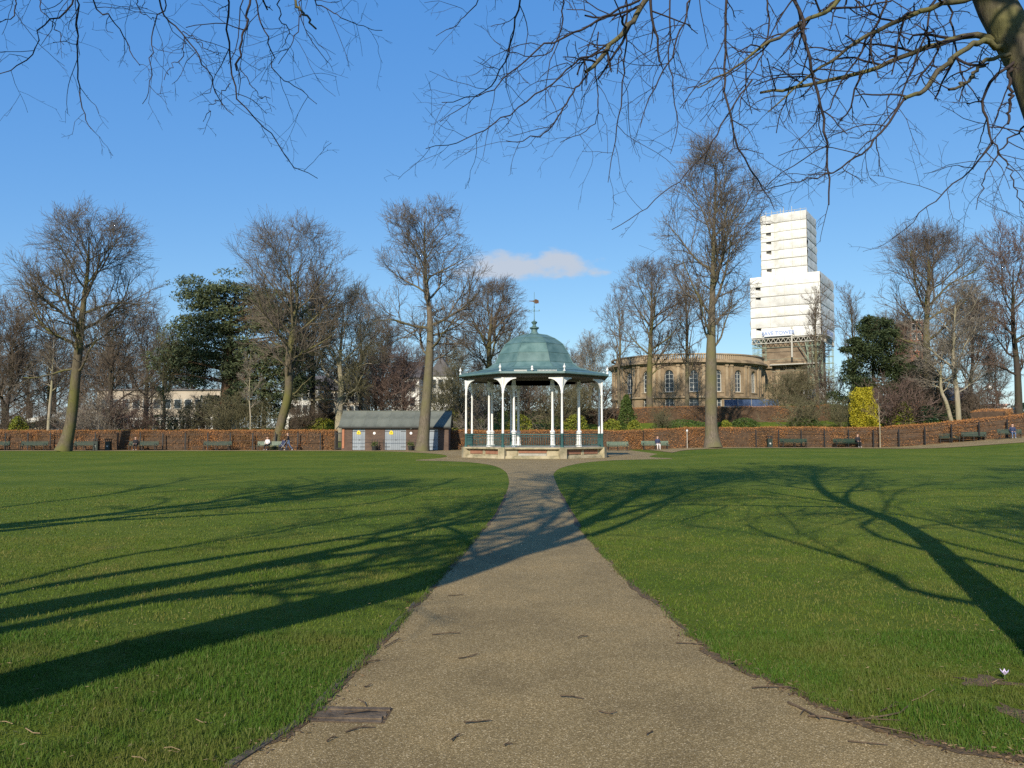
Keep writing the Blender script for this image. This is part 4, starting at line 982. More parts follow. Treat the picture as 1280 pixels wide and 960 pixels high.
bay = Cyl()
bay.cb(-hb, -hw, 0, 8.1, Rw - 0.45, Rw, 2).cb(hw, hb, 0, 8.1, Rw - 0.45, Rw, 2)
bay.cb(-hw, hw, 2.35, zs - 0.02, Rw - 0.45, Rw - 0.01, 2).cb(-hw, hw, 0, 0.85, Rw - 0.45, Rw - 0.01, 2)
bay.cb(-hw, hw, zt, 8.1, Rw - 0.45, Rw - 0.01, 10, zbot=arch)
bay_me = None; win_me = {}
for k in range(-5, 5):
    a = A0 + BAY * k
    if bay_me is None: o = bay.build('wall_bay', M['sandstone'], ch); bay_me = o.data
    else: o = add_obj('wall_bay', bay_me, None, ch)
    o.rotation_euler.z = a
    for nm_, z0, z1, ar in (('arched_window', zs, zt, True), ('low_window', 0.85, 2.35, False)):
        w = empty(nm_, (0, 0, 0), a, ch)
        if nm_ not in win_me:
            q = Cyl(); q.cb(-hw, hw, z0, z1, Rw - 0.40, Rw - 0.36, 8, ztop=(arch if ar else None)); p_ = q.build('pane', M['dark_glass'], w)
            f = Cyl(); e = 0.11 / Rw
            f.cb(-hw, -hw + e, z0, z1, Rw - 0.36, Rw - 0.26, 1).cb(hw - e, hw, z0, z1, Rw - 0.36, Rw - 0.26, 1).cb(-e / 2.5, e / 2.5, z0, z1 + (0.7 if ar else 0), Rw - 0.35, Rw - 0.28, 1)
            f.cb(-hw + e, hw - e, z0, z0 + 0.12, Rw - 0.355, Rw - 0.27, 2)
            for zz in (np.arange(z0 + 0.7, z1, 0.7) if ar else (z1 - 0.75,)): f.cb(-hw + e, hw - e, zz, zz + 0.06, Rw - 0.345, Rw - 0.29, 2)
            if ar: f.cb(-hw, hw, z1, z1, Rw - 0.36, Rw - 0.26, 10, ztop=arch, zbot=lambda t: max(z1, arch(t) - 0.12))
            fo = f.build('frame', M['frame_white'], w)
            s_ = Cyl().cb(-hw - 0.02, hw + 0.02, z0 - 0.14, z0 - 0.015, Rw - 0.3, Rw + 0.12, 2).build('sill', M['sandstone_trim'], w)
            win_me[nm_] = (p_.data, fo.data, s_.data)
        else:
            for n2, me in zip(('pane', 'frame', 'sill'), win_me[nm_]): add_obj(n2, me, None, w)
    for d in (-0.034, 0.034):
        key = 'pil%.3f' % d
        if key not in win_me:
            o = Cyl().cb(hb + d - 0.017, hb + d + 0.017, 2.75, 7.5, Rw - 0.05, Rw + 0.22, 1).cb(hb + d - 0.023, hb + d + 0.023, 7.5, 7.75, Rw - 0.05, Rw + 0.3, 1).build('pilaster', M['sandstone_trim'], ch); win_me[key] = o.data
        else: o = add_obj('pilaster', win_me[key], None, ch)
        o.rotation_euler.z = a
arc0, arc1 = A0 - 5.5 * BAY, A0 + 4.5 * BAY
Cyl().cb(arc1, arc0 + 2 * math.pi, 0, 8.1, Rw - 0.45, Rw, 24).build('rear_wall', M['sandstone'], ch)
Cyl().cb(-math.pi, math.pi, 2.42, 2.72, Rw - 0.2, Rw + 0.28, 84).build('string_course', M['sandstone_trim'], ch)
Cyl().cb(-math.pi, math.pi, 7.78, 8.05, Rw - 0.2, Rw + 0.30, 84).cb(-math.pi, math.pi, 8.05, 8.25, Rw - 0.2, Rw + 0.75, 84).cb(-math.pi, math.pi, 8.25, 8.38, Rw - 0.2, Rw + 0.60, 84).build('cornice', M['sandstone_trim'], ch)
Cyl().cb(-math.pi, math.pi, 8.38, 8.62, Rw - 0.3, Rw + 0.12, 84).cb(-math.pi, math.pi, 9.35, 9.55, Rw - 0.3, Rw + 0.14, 84).build('balustrade_rail', M['sandstone_trim'], ch)
bm_ = Cyl().cb(-0.009, 0.009, 8.60, 9.37, Rw - 0.2, Rw + 0.02, 1).build('baluster', M['sandstone_trim'], ch); bm_.rotation_euler.z = -1.35
for i in range(1, 96):
    o = add_obj('baluster', bm_.data, None, ch); o.rotation_euler.z = -1.35 + i * 0.0284
MB().lathe([(Rw - 0.5, 8.2), (Rw * 0.6, 9.3), (0.5, 10.0)], 42).build('roof', M['roof_tile'], ch)
MB().lathe([(Rw - 0.6, -3), (Rw - 0.6, 0.2)], 42).build('foundation', M['sandstone'], ch)
# square vestibule between drum and tower
vb = empty('church_vestibule', (X(931, 143), 143, CZ)); tag(vb, 'square sandstone vestibule with an arched window between the round church and the tower', 'church')
V_ = MB(); V_.box((-1.95, 0, 4.05), (2.3, 6, 8.1)).box((2.3, 0, 4.05), (3.2, 6, 8.1)).box((-0.05, 0.02, 1.6), (1.5, 6, 3.2)).box((-0.05, 0.02, 7.55), (1.5, 6, 1.1)); V_.build('wall', M['sandstone'], vb)
MB().box((0, 0, 8.25), (7.6, 7.0, 0.3)).box((0, 0, 8.95), (7.0, 6.2, 1.0)).build('cornice', M['sandstone_trim'], vb)
w = empty('arched_window', (-0.05, -2.7, 0), 0, vb); MB().box((0, 0, 5.1), (1.5, 0.05, 3.8)).build('pane', M['dark_glass'], w)
MB().box((0, -0.05, 5.1), (0.09, 0.05, 3.8)).box((-0.66, -0.05, 5.1), (0.12, 0.06, 3.8)).box((0.66, -0.05, 5.1), (0.12, 0.06, 3.8)).box((0, -0.045, 4.4), (1.4, 0.05, 0.07)).box((0, -0.045, 5.6), (1.4, 0.05, 0.07)).build('frame', M['frame_white'], w)

TD = 150.0
TRZ = R(-32.0)
tw = empty('wrapped_church_tower', (X(993, TD), TD, 4.5), TRZ); tag(tw, 'tall church tower wrapped in white sheeting above green scaffolding', 'tower')
zr = lambda py: (548 - py) / FPX * (TD - 5) * 1.0 + CAM_H - 4.5
LW, UW = 12.4, 8.3
ux = -0.45                                               # upper stage sits a little off centre
z_tr, z_st, z_top = zr(426), zr(347), zr(264)
MB().box((0, 0, z_tr / 2 - 2), (9.4, 9.4, z_tr + 4)).build('stone_base', M['tower_stone'], tw)
MB().box((0, 0, (z_tr + z_st) / 2), (LW - 1.2, LW - 1.2, z_st - z_tr)).box((ux, 0, (z_st + z_top) / 2), (UW - 0.9, UW - 0.9, z_top - z_st - 0.6)).build('core', M['sheet_gap'], tw)
# stone features low on the front: ledge, pediment, pilasters
MB().box((0.2, -4.9, zr(461)), (9.9, 1.0, 0.45)).build('ledge', M['sandstone_trim'], tw)
MB().prism([(-3.4, 0), (3.4, 0), (0, 1.5)], Matrix.Translation((0.3, -4.85, zr(459))), 0.5).build('pediment', M['sandstone_trim'], tw)
for xx in (-4.2, -1.8, 1.8, 4.2): MB().box((xx, -4.78, zr(461) / 2), (0.8, 0.3, zr(461))).build('pilaster', M['sandstone_trim'], tw)
MB().box((0.3, -4.8, zr(475)), (1.6, 0.25, 3.4)).build('arched_recess', M['tower_stone'], tw)
def sheets(cx, wd, z0, z1, n, seed, open_left):
    rg = random.Random(seed); h = (z1 - z0) / n
    for i in range(n):
        zc = z0 + h * (i + 0.5)
        for sd in range(4):
            ang = sd * math.pi / 2
            th = 0.05; segs = 9; vs, fs = [], []
            x0 = -wd / 2 + (0.02 if sd % 2 else 0)
            if open_left and sd == 0 and rg.random() < 0.45: lo = 1.9
            else: lo = 0.0
            sag = [rg.uniform(-0.05, 0.12) for _ in range(segs + 1)]; dro = rg.uniform(0.04, 0.12) ; tilt = rg.uniform(-0.05, 0.05)
            for q in range(segs + 1):
                u = x0 + lo + (wd - 0.04 - lo) * q / segs
                for zz, ofs in ((-h / 2 + dro + tilt * (q / segs - .5), 0.02), (0, 0.10 + sag[q]), (h / 2 - 0.02, 0.0)): vs.append((u, -wd / 2 - ofs, zz))
            for q in range(segs):
                for r_ in range(2): fs.append((3 * q + r_, 3 * q + 3 + r_, 3 * q + 4 + r_, 3 * q + 1 + r_))
            if lo:   # the loose end piece beside a slit
                b0 = len(vs); hh = h * rg.uniform(0.12, 0.45)
                vs += [(x0, -wd / 2, -h / 2 + 0.1), (x0 + 0.95, -wd / 2, -h / 2 + 0.1), (x0 + 0.95, -wd / 2, h / 2), (x0, -wd / 2, h / 2), (x0 + 0.95, -wd / 2 - .01, -h / 2 + 0.1), (x0 + lo, -wd / 2 - .01, -h / 2 + 0.1), (x0 + lo, -wd / 2 - .01, h / 2 - hh), (x0 + 0.95, -wd / 2 - .01, h / 2 - hh * 0.6)]
                fs += [(b0, b0 + 1, b0 + 2, b0 + 3), (b0 + 4, b0 + 5, b0 + 6, b0 + 7)]
            n0 = len(vs); vs += [(x_, y_ + th, z_) for x_, y_, z_ in vs]; fs += [tuple(v + n0 for v in f[::-1]) for f in fs]
            me = bpy.data.meshes.new('sheet'); me.from_pydata(vs, [], fs); me.polygons.foreach_set('use_smooth', np.ones(len(me.polygons), bool))
            o = add_obj('sheet', me, M['sheeting'], tw); o.location = (cx, 0, zc); o.rotation_euler.z = ang
sheets(0, LW, z_tr, z_st, 6, 3, True)
sheets(ux, UW, z_st, z_top, 7, 8, True)
MB().box((0, 0, z_st - 0.02), (LW, LW, 0.06)).build('deck', M['sheeting'], tw); MB().box((ux, 0, z_top - 0.25), (UW - 0.3, UW - 0.3, 0.08)).build('top_deck', M['scaffold_pale'], tw)
q = MB(); rg = random.Random(5)
for i in range(9):
    for j in (0, 1):
        q.tube((ux - UW / 2 + UW * i / 8, (-1) ** j * UW / 2, z_top - 1), (ux - UW / 2 + UW * i / 8, (-1) ** j * UW / 2, z_top + rg.uniform(0.1, 0.8)), 0.05, n=4)
for (x_, h_) in ((-1.2, 1.7), (-0.6, 2.0), (0.9, 1.9)): q.tube((ux + x_, -1, z_top - 1), (ux + x_, -1, z_top + h_), 0.06, n=4)
q.tube((ux - UW / 2, -UW / 2, z_top + 0.3), (ux + UW / 2, -UW / 2, z_top + 0.3), 0.04, n=4)
o = q.build('top_poles', M['scaffold_pale'], tw); o['kind'] = 'stuff'
q = MB()                                                 # visible lift lines: ledger tubes round each lift
for (cx_, wd, z0, z1, n) in ((0, LW, z_tr, z_st, 6), (ux, UW, z_st, z_top, 7)):
    for i in range(1, n):
        z_ = z0 + (z1 - z0) * i / n
        for sg in (-1, 1):
            q.tube((cx_ - wd / 2, sg * (wd / 2 + 0.06), z_ + 0.02), (cx_ + wd / 2, sg * (wd / 2 + 0.06), z_ + 0.02), 0.035, n=4)
            q.tube((cx_ + sg * (wd / 2 + 0.06), -wd / 2, z_ + 0.02), (cx_ + sg * (wd / 2 + 0.06), wd / 2, z_ + 0.02), 0.035, n=4)
    for u in np.linspace(-wd / 2 + 1, wd / 2 - 1, 5):
        q.tube((cx_ + u, -wd / 2 - 0.16, z0), (cx_ + u, -wd / 2 - 0.16, z1), 0.022, n=4)
o = q.build('ledger_tubes', M['scaffold_pale'], tw); o['kind'] = 'stuff'
# lattice girder and scaffold legs below
q = MB()
for sg in (-1, 1):
    y_ = sg * (LW / 2 - 0.1)
    for z_ in (z_tr - 0.1, z_tr - 0.95): q.tube((-LW / 2, y_, z_), (LW / 2, y_, z_), 0.09, n=4).tube((y_, -LW / 2, z_), (y_, LW / 2, z_), 0.09, n=4)
    for i in range(14):
        a = -LW / 2 + LW * i / 14; m2 = a + LW / 28; c2 = a + LW / 14
        q.tube((a, y_, z_tr - 0.95), (m2, y_, z_tr - 0.1), 0.06, n=4).tube((m2, y_, z_tr - 0.1), (c2, y_, z_tr - 0.95), 0.06, n=4)
        q.tube((y_, a, z_tr - 0.95), (y_, m2, z_tr - 0.1), 0.06, n=4).tube((y_, m2, z_tr - 0.1), (y_, c2, z_tr - 0.95), 0.06, n=4)
o = q.build('lattice_girder', M['scaffold_pale'], tw); o['kind'] = 'stuff'
q = MB(); rg = random.Random(9)
for cx_, cy_ in ((-1, -1), (1, -1), (1, 1), (-1, 1)):
    for i in range(4):
        for j in range(3):
            x_, y_ = cx_ * (LW / 2 - 0.2 - 0.75 * i), cy_ * (LW / 2 - 0.2 - 0.75 * j)
            q.tube((x_, y_, -1), (x_, y_, z_tr - 0.2), 0.045, n=4)
    for k in range(11):
        z_ = 0.6 + k * 1.25
        if z_ > z_tr - 1: break
        for j in range(3):
            y_ = cy_ * (LW / 2 - 0.2 - 0.75 * j); xa, xb = cx_ * (LW / 2 - 0.1), cx_ * (LW / 2 - 2.6)
            q.tube((xa, y_, z_), (xb, y_, z_), 0.04, n=4); q.tube((xa, y_, z_), (xb, y_, z_ + 1.25), 0.035, n=4)
for k in range(6):
    z_ = 2 + 2.2 * k
    if z_ < z_tr - 1: q.tube((-LW / 2, -LW / 2 + 0.2, z_), (LW / 2, -LW / 2 + 0.2, z_), 0.035, n=4)
for (a, b_) in ((2.0, 5.2), (3.4, 4.2), (5.6, 3.6)): q.tube((a, -LW / 2 + 0.3, z_tr - 1), (b_, -LW / 2 + 0.3, zr(470)), 0.11, n=4)
o = q.build('scaffold_legs', M['scaffold'], tw); o['kind'] = 'stuff'
MB().box((1.15, -LW / 2 - 0.25, (z_tr + zr(452)) / 2 + 1.0), (0.28, 0.2, z_tr - zr(452) + 2.0)).build('rubbish_chute', M['scaffold_pale'], tw)
MB().box((0.3, -5.6, zr(461) + 0.1), (10.5, 1.3, 0.18)).build('walkway', M['scaffold_pale'], tw)
def banner(w, h, loc, rz):
    b_ = MB().box((0, 0, 0), (w, 0.06, h)).build('banner', M['banner_white'], tw); b_.location = loc; b_.rotation_euler.z = rz
    f = bpy.data.curves.new('lettering', 'FONT'); f.body = 'SAVE TOWER'; f.size = h * 0.92; f.align_x = 'CENTER'; f.align_y = 'CENTER'; f.extrude = 0.01; f.offset = 0.02
    t_ = bpy.data.objects.new('lettering_tmp', f); COL.objects.link(t_)
    me = bpy.data.meshes.new_from_object(t_.evaluated_get(bpy.context.evaluated_depsgraph_get())); bpy.data.objects.remove(t_); me.materials.clear()
    o = add_obj('lettering', me, M['banner_blue'], b_); o.location = (0, -0.05, 0); o.rotation_euler = (R(90), 0, 0)
banner(5.0, 1.05, (-1.2, -LW / 2 - 0.42, z_tr + 0.75), 0)
banner(5.0, 1.05, (LW / 2 + 0.42, -0.6, z_tr + 0.75), R(90))
# fencing, banner strip and sign board in front of the church
def box_thing(name, loc, dims, mat, label, cat): return tag(MB().box((0, 0, dims[2] / 2), dims).build(name, M[mat], None), label, cat)
fy = 117.0; fx0, fx1 = X(905, fy), X(973, fy); fz = gzf(fx0, fy)
fn = empty('site_fence', ((fx0 + fx1) / 2, fy, fz)); tag(fn, 'blue mesh site fence with a pale coloured banner strip below the church', 'fence')
Lf = fx1 - fx0
for i in range(4):
    w = Lf / 4; MB().box((-Lf / 2 + w * (i + 0.5), 0, 1.55), (w - 0.08, 0.04, 1.0)).build('mesh_panel', M['mesh_blue'], fn)
for i in range(5): MB().tube((-Lf / 2 + Lf / 4 * i, 0.02, 0), (-Lf / 2 + Lf / 4 * i, 0.02, 2.15), 0.03, n=6).build('post', M['scaffold_pale'], fn)
for a, b_, m_ in ((0, 0.28, 'cyan'), (0.28, 0.38, 'orange'), (0.38, 0.86, 'pink'), (0.86, 1.0, 'banner_white')):
    MB().box((-Lf / 2 + Lf * (a + b_) / 2, -0.03, 0.78), (Lf * (b_ - a), 0.02, 0.52)).build('banner_strip', M[m_], fn)
sx_ = X(1017, 118); sg_ = empty('sign_board', (sx_, 118, gzf(sx_, 118))); tag(sg_, 'white patterned sign board on posts below the tower', 'sign')
MB().box((0, 0, 2.1), (3.2, 0.06, 1.4)).build('board', mat_noise('speckled_board', [(0.25, 0.24, 0.22), (0.75, 0.75, 0.72)], 3.5, 0.6), sg_)
for s in (-1.3, 1.3): MB().box((s, 0.07, 1.3), (0.09, 0.08, 2.6)).build('post', M['scaffold_pale'], sg_)

# ------------------------------------------------------------------ town buildings glimpsed through the trees
def windows(parent, rects, y, glass='dark_glass', frame='frame_white'):
    for (x_, z_, w, h) in rects:
        f = MB().box((x_, y, z_), (w, 0.12, h)).build('window', M[frame], parent)
        MB().box((x_, y - 0.065, z_ + 0.0), (w - 0.22, 0.03, h - 0.22)).build('pane', M[glass], f)
def house(name, px0, px1, Y, ztop, label, wall, roof, roof_h, depth=8, rects=(), cat='building', zb=0.0, gable=False):
    x0, x1 = X(px0, Y), X(px1, Y); cx = (x0 + x1) / 2; w = x1 - x0; g = gzf(cx, Y) - 0.5
    h = empty(name, (cx, Y + depth / 2, 0)); tag(h, label, cat)
    MB().box((0, 0, (g + ztop) / 2), (w, depth, ztop - g)).build('wall', M[wall], h)
    if roof_h > 0:
        if gable: MB().prism([(-w / 2 - 0.3, 0), (w / 2 + 0.3, 0), (0, roof_h)], Matrix.Translation((0, 0, ztop + 0.003)), depth + 0.5).build('roof', M[roof], h)
        else: MB().prism([(-depth / 2 - 0.4, 0), (depth / 2 + 0.4, 0), (0, roof_h)], Matrix.Translation((0, 0, ztop + 0.003)) @ Matrix.Rotation(R(90), 4, 'Z'), w + 0.5).build('roof', M[roof], h)
    else: MB().box((0, 0, ztop + 0.12), (w + 0.5, depth + 0.5, 0.24)).build('roof', M[roof], h)
    windows(h, [(X(px, Y) - cx, z_, ww, hh) for (px, z_, ww, hh) in rects], -depth / 2 - 0.03)
    return h
h = house('pavilion', 14, 84, 118, zp(526, 118), 'low white pavilion with a sloping white roof behind the left hedge', 'render_beige', 'render_white', 0, 9, [(px, zp(531, 118), 1.0, 1.4) for px in (62, 68, 74, 80)])
MB().prism([(X(10, 117) - X(49, 117), zp(536, 117)), (X(86, 117) - X(49, 117), zp(519, 117)), (X(86, 117) - X(49, 117), zp(515, 117)), (X(24, 117) - X(49, 117), zp(527, 117))], Matrix.Translation((0, -5.3, 0)), 0.7).build('canopy_edge', M['render_white'], h)
house('flat_roofed_building', 84, 124, 128, zp(512, 128), 'grey flat roofed building right of the leaning trunk', 'render_beige', 'roof_tile', 0, 8, [(px, zp(520, 128), 1.4, 1.3) for px in (92, 101, 110, 118)])
h = house('colonnaded_building', 122, 276, 138, zp(488, 138), 'long pale beige building with a colonnade behind the bare shrubs', 'render_beige', 'roof_tile', 0, 10, [(px, zp(505, 138), 1.3, 1.7) for px in range(132, 272, 13)])
for px in range(126, 276, 8): MB().box((X(px, 138) - X(199, 138), -6.4, zp(533, 138)), (0.35, 0.35, 3.2)).build('column', M['render_white'], h)
MB().box((0, -5.9, zp(524, 138)), (21.5, 1.9, 0.4)).build('canopy', M['render_white'], h)
MB().box((0, -5.02, zp(533, 138)), (21, 0.06, 3.0)).build('shaded_glazing', M['dark_glass'], h)  # long dark panel in the glass material, behind the columns
house('terrace_house', 352, 398, 135, zp(486, 135), 'cream terraced house behind the tree with a side branch', 'render_white', 'roof_tile', 2.5, 9, [(px, zp(y_, 135), 1.0, 1.7) for px in (358, 366, 374, 382, 390) for y_ in (495, 512)])
house('terrace_house', 399, 452, 140, zp(488, 140), 'cream terraced house behind the pale trunk beside the hut', 'render_beige', 'roof_tile', 2.6, 9, [(px, zp(y_, 140), 1.0, 1.7) for px in (406, 414, 422, 431, 440, 447) for y_ in (497, 513)])
house('gabled_house', 490, 524, 150, zp(472, 150), 'house with dark pitched roof behind the hut', 'render_white', 'roof_tile', 3.4, 9, [(px, zp(y_, 150), 1.1, 1.8) for px in (496, 506, 516) for y_ in (484, 502)])
house('gabled_house', 536, 566, 146, zp(470, 146), 'white gabled house between the hut tree and the bandstand', 'render_white', 'roof_tile', 3.6, 9, [(px, zp(y_, 146), 1.1, 1.8) for px in (542, 551, 560) for y_ in (480, 498)], gable=True)
house('brick_block', 1139, 1156, 175, zp(400, 175), 'tall red brick block with white roof edge behind the big right hand tree', 'house_brick', 'render_white', 0, 7, [(px, zp(y_, 175), 0.9, 1.5) for px in (1144, 1151) for y_ in (408, 420, 434)])
house('brick_house', 1190, 1224, 130, zp(501, 130), 'red brick house right of the twin stemmed tree', 'house_brick', 'roof_tile', 2.4, 8, [(px, zp(508, 130), 1.0, 1.3) for px in (1197, 1206, 1216)])
house('low_building', 1240, 1258, 108, zp(507, 108), 'low pink rendered building right of the round lamp', 'pink_render', 'pink_render', 0, 5, [(1246, zp(511, 108), .7, .7)])
house('low_building', 1252, 1271, 100, zp(512, 100), 'low cream building with flat roof at the right photo edge', 'pink_render', 'render_white', 0, 5, [(1262, zp(516, 100), .8, .6)])
house('chimney_stack', 34, 39, 150, zp(505, 150), 'red brick chimney above the pavilion at far left', 'house_brick', 'house_brick', 0, 0.9, cat='chimney')

# ------------------------------------------------------------------ bare trees on the far side of the lawn
GT = 'bare winter trees'
def put_tree(name, seed, base, Y, pts, t0, env, label, bark_m='bark_moss', twig_m='twig_grey', **k):
    x = X(base, Y)
    if 'crown' in k:
        cpx, cpy, rx, rz_ = k.pop('crown'); k['ell'] = ((X(cpx, Y) - x, 0, zp(cpy, Y) - gzf(x, Y)), (rx, rx, rz_))
    me = tree_meshes(name, seed, px_ctrl(base, Y, pts), t0, env, **k)
    return place_tree(name, me, (x, Y, gzf(x, Y) - 0.05), label, GT, bark_m, twig_m), me
def bell(lo, mid, hi, pk=0.4):
    return lambda t: (lo + (mid - lo) * (t / pk) ** 0.8) if t < pk else (mid + (hi - mid) * ((t - pk) / (1 - pk)) ** 1.3)

put_tree('bare_tree', 101, 82, 76, [(82, 0, .66), (88, 2.6, .50), (95, 7.2, .42), (99, 10.5, .36), (101, 15, .22), (104, 18, .13), (106, 21.2, .03)], 0.33, bell(5.4, 7.6, 4.0, .3),
         'tall bare tree with mossy leaning trunk between two green benches at left', n=(20, 10, 8, 8), ang=(70, 32), up=0.045, wob=0.15, crown=(112, 354, 7.1, 9.2), rtw=0.0115)
put_tree('bare_tree', 102, 345, 82.6, [(345, 0, .56), (352, 3, .46), (361, 6, .42), (361, 9.5, .36), (366, 13, .24), (369, 15.5, .13), (371, 18.6, .03)], 0.30, bell(3.4, 9.4, 5.8, .5),
         'bare tree with crooked pale trunk rising behind the bench with the striped top', 'bark_moss', n=(19, 10, 8, 8), ang=(56, 32), up=0.05, wob=0.12, crown=(367, 362, 8.8, 8.2), rtw=0.0115)
put_tree('bare_tree', 103, 528, 77, [(528, 0, .62), (532, 4, .50), (537, 9.5, .38), (537, 13, .27), (531, 17, .17), (529, 20, .10), (530, 22.8, .03)], 0.36, bell(4.8, 6.6, 4.2, .35),
         'tall bare tree standing in front of the brick hut', 'bark_grey', n=(19, 10, 8, 8), ang=(74, 32), up=0.02, wob=0.16, crown=(535, 336, 6.2, 9.2), rtw=0.012)
put_tree('bare_tree', 104, 890, 80, [(890, 0, .80), (889, 2.2, .62), (889, 8, .56), (889, 10.5, .46), (893, 16, .28), (896, 22, .16), (900, 28.4, .03)], 0.32, bell(4.6, 7.8, 5.0, .45),
         'tallest bare tree with thick straight grey trunk left of the wrapped tower', 'bark_grey', n=(21, 10, 8, 8), ang=(48, 30), up=0.06, wob=0.11, crown=(893, 290, 6.6, 11.4), rtw=0.013)
t7, me7 = put_tree('bare_tree', 105, 812, 104, [(812, 0, .50), (812, 5, .40), (813, 9, .32), (815, 14, .2), (816, 18.6, .03)], 0.30, bell(4.4, 6.4, 4.2, .4),
         'bare mossy tree in front of the round church', 'bark_moss', 'twig_brown', n=(17, 9, 8, 8), ang=(60, 24), up=0.06, wob=0.13, crown=(810, 388, 6.4, 8.3), rtw=0.0125)
t5, me5 = put_tree('bare_tree', 106, 612, 99, [(612, 0, .48), (613, 5, .38), (611, 9, .30), (613, 12, .2), (616, 15.6, .03)], 0.28, bell(4.6, 6.4, 4.4, .4),
         'bare tree behind the left side of the bandstand dome', 'bark_moss', 'twig_brown', n=(17, 9, 8, 8), ang=(64, 26), up=0.05, wob=0.14, crown=(620, 408, 6.6, 6.6), rtw=0.0125)
t3, me3 = put_tree('bare_tree', 107, 425, 90, [(425, 0, .52), (424, 3, .44), (427, 6, .34), (425, 9, .22), (428, 14.6, .03)], 0.24, bell(4.2, 5.8, 3.8, .4),
         'bare tree with whitish trunk at the left end of the hut', 'bark_pale', 'twig_olive', n=(17, 9, 8, 8), ang=(66, 26), up=0.04, wob=0.15, crown=(428, 415, 5.0, 6.0), rtw=0.012)
t11, me11 = put_tree('bare_tree', 108, 1160, 96, [(1160, 0, .55), (1161, 6, .45), (1160, 11, .34), (1163, 15, .2), (1166, 20.5, .03)], 0.26, bell(6.0, 9.4, 6.4, .45),
         'broad bare tree right of the golden conifer', 'bark_moss', 'twig_brown', n=(20, 10, 8, 8), ang=(60, 28), up=0.06, wob=0.12, crown=(1168, 370, 9.2, 8.6), rtw=0.0125)
# twin stemmed tree on the right
x = X(1192, 88); tr = empty('bare_tree', (x, 88, gzf(x, 88) - .05)); tag(tr, 'pale twin stemmed bare tree behind the climbing hedge', 'tree', GT)
ma = tree_meshes('twin_a', 109, [(0.45, 0, 0, .30), (0.4, .1, 4, .26), (0.1, .1, 8, .2), (0.5, 0, 14, .03)], 0.28, bell(3.8, 5.6, 2.6, .35), n=(14, 8, 8, 6), ang=(58, 30), up=0.05, wob=0.13, rtw=0.013)
mb = tree_meshes('twin_b', 110, [(0.0, .2, 0, .24), (-0.75, .2, 3.2, .2), (-1.3, .2, 5.0, .15), (-1.0, .2, 9.5, .03)], 0.42, bell(3.0, 3.8, 1.0, .35), n=(10, 8, 7, 6), ang=(58, 30), up=0.05, wob=0.13, rtw=0.013)
for part, me, mm in (('trunk', ma[0], 'bark_pale'), ('crown', ma[1], 'twig_pale'), ('trunk', mb[0], 'bark_pale'), ('crown', mb[1], 'twig_pale')): add_obj(part, me, M[mm], tr)
# prototypes shared by the trees further back
protoA = tree_meshes('back_a', 120, [(0, 0, 0, .36), (.2, 0, 4, .28), (0, .2, 8, .18), (.3, 0, 12.8, .03)], 0.22, bell(4.0, 5.4, 3.8, .45), n=(16, 9, 8, 6), ang=(62, 26), up=0.05, wob=0.13, rtw=0.014)
protoB = tree_meshes('back_b', 121, [(0, 0, 0, .30), (-.2, 0, 3, .25), (.1, .2, 6, .16), (-.1, 0, 10.6, .03)], 0.16, bell(4.0, 5.6, 4.0, .5), n=(17, 9, 8, 8), ang=(55, 22), up=0.07, wob=0.12, rtw=0.014)
protoC = tree_meshes('back_c', 122, [(0, 0, 0, .30), (.2, 0, 4, .24), (-.1, .2, 8, .15), (.1, 0, 13.2, .03)], 0.25, bell(3.0, 4.4, 2.4, .4), n=(14, 7, 6, 5), ang=(48, 22), up=0.07, wob=0.11, rtw=0.014)
def back(px, Y, top_py, label, proto=protoA, h=14.8, rz=0.0, bark_m='bark_dark', twig_m='twig_brown', wide=1.0):
    x = X(px, Y); z0 = gzf(x, Y); s = (zp(top_py, Y) - z0) / h
    r = empty('bare_tree', (x, Y, z0 - .05), rz); r.scale = (s * wide, s * wide, s)
    for part, me, mm in (('trunk', proto[0], bark_m), ('crown', proto[1], twig_m)):
        o = bpy.data.objects.new(part, me); COL.objects.link(o); o.parent = r
        if len(me.materials) == 0: me.materials.append(M[mm])
        o.material_slots[0].link = 'OBJECT'; o.material_slots[0].material = M[mm]
    tag(r, label, 'tree', GT); return r
back(12, 96, 388, 'dense brown bare tree at the left photo edge', protoB, 13, 0.4, wide=1.0)
back(-25, 104, 380, 'bare tree mostly cut off by the left photo edge', protoA, 14.8, 1.4)
back(62, 100, 410, 'slim bare tree just left of the big leaning trunk', protoC, 14.6, 2.2, 'bark_moss', wide=.85)
back(140, 98, 384, 'dark stemmed bare tree right of the leaning trunk', protoB, 13, 1.9, 'bark_dark', wide=.95)
back(185, 112, 400, 'bare tree between the leaning tree and the cedar', protoA, 14.8, 3.0)
back(205, 92, 420, 'small forked bare tree at the left foot of the cedar', protoC, 14.6, .7, 'bark_moss', 'twig_olive', .8)
back(390, 100, 352, 'dark trunked bare tree between the crooked tree and the pale trunk', protoB, 13, 4.1, 'bark_dark', 'twig_grey', .8)
back(452, 108, 375, 'bare tree above the left part of the hut roof', protoA, 14.8, 2.6, 'bark_grey', 'twig_grey', .8)
back(478, 120, 405, 'bushy bare tree behind the middle of the hut', protoB, 13, .2, twig_m='twig_brown')
back(506, 104, 440, 'low reddish bare tree behind the hut roof', protoB, 13, 1.2, twig_m='twig_red', wide=1.1)
back(572, 112, 440, 'tangled dark bare tree left of the bandstand columns', protoA, 14.8, 5.0, 'bark_dark', 'twig_olive', 1.1)
back(640, 122, 420, 'bare tree hidden behind the bandstand dome', protoB, 13, 2.0, twig_m='twig_olive')
back(700, 150, 440, 'faint pale bare tree right of the bandstand dome', protoA, 14.8, 3.3, 'bark_pale', 'twig_pale')
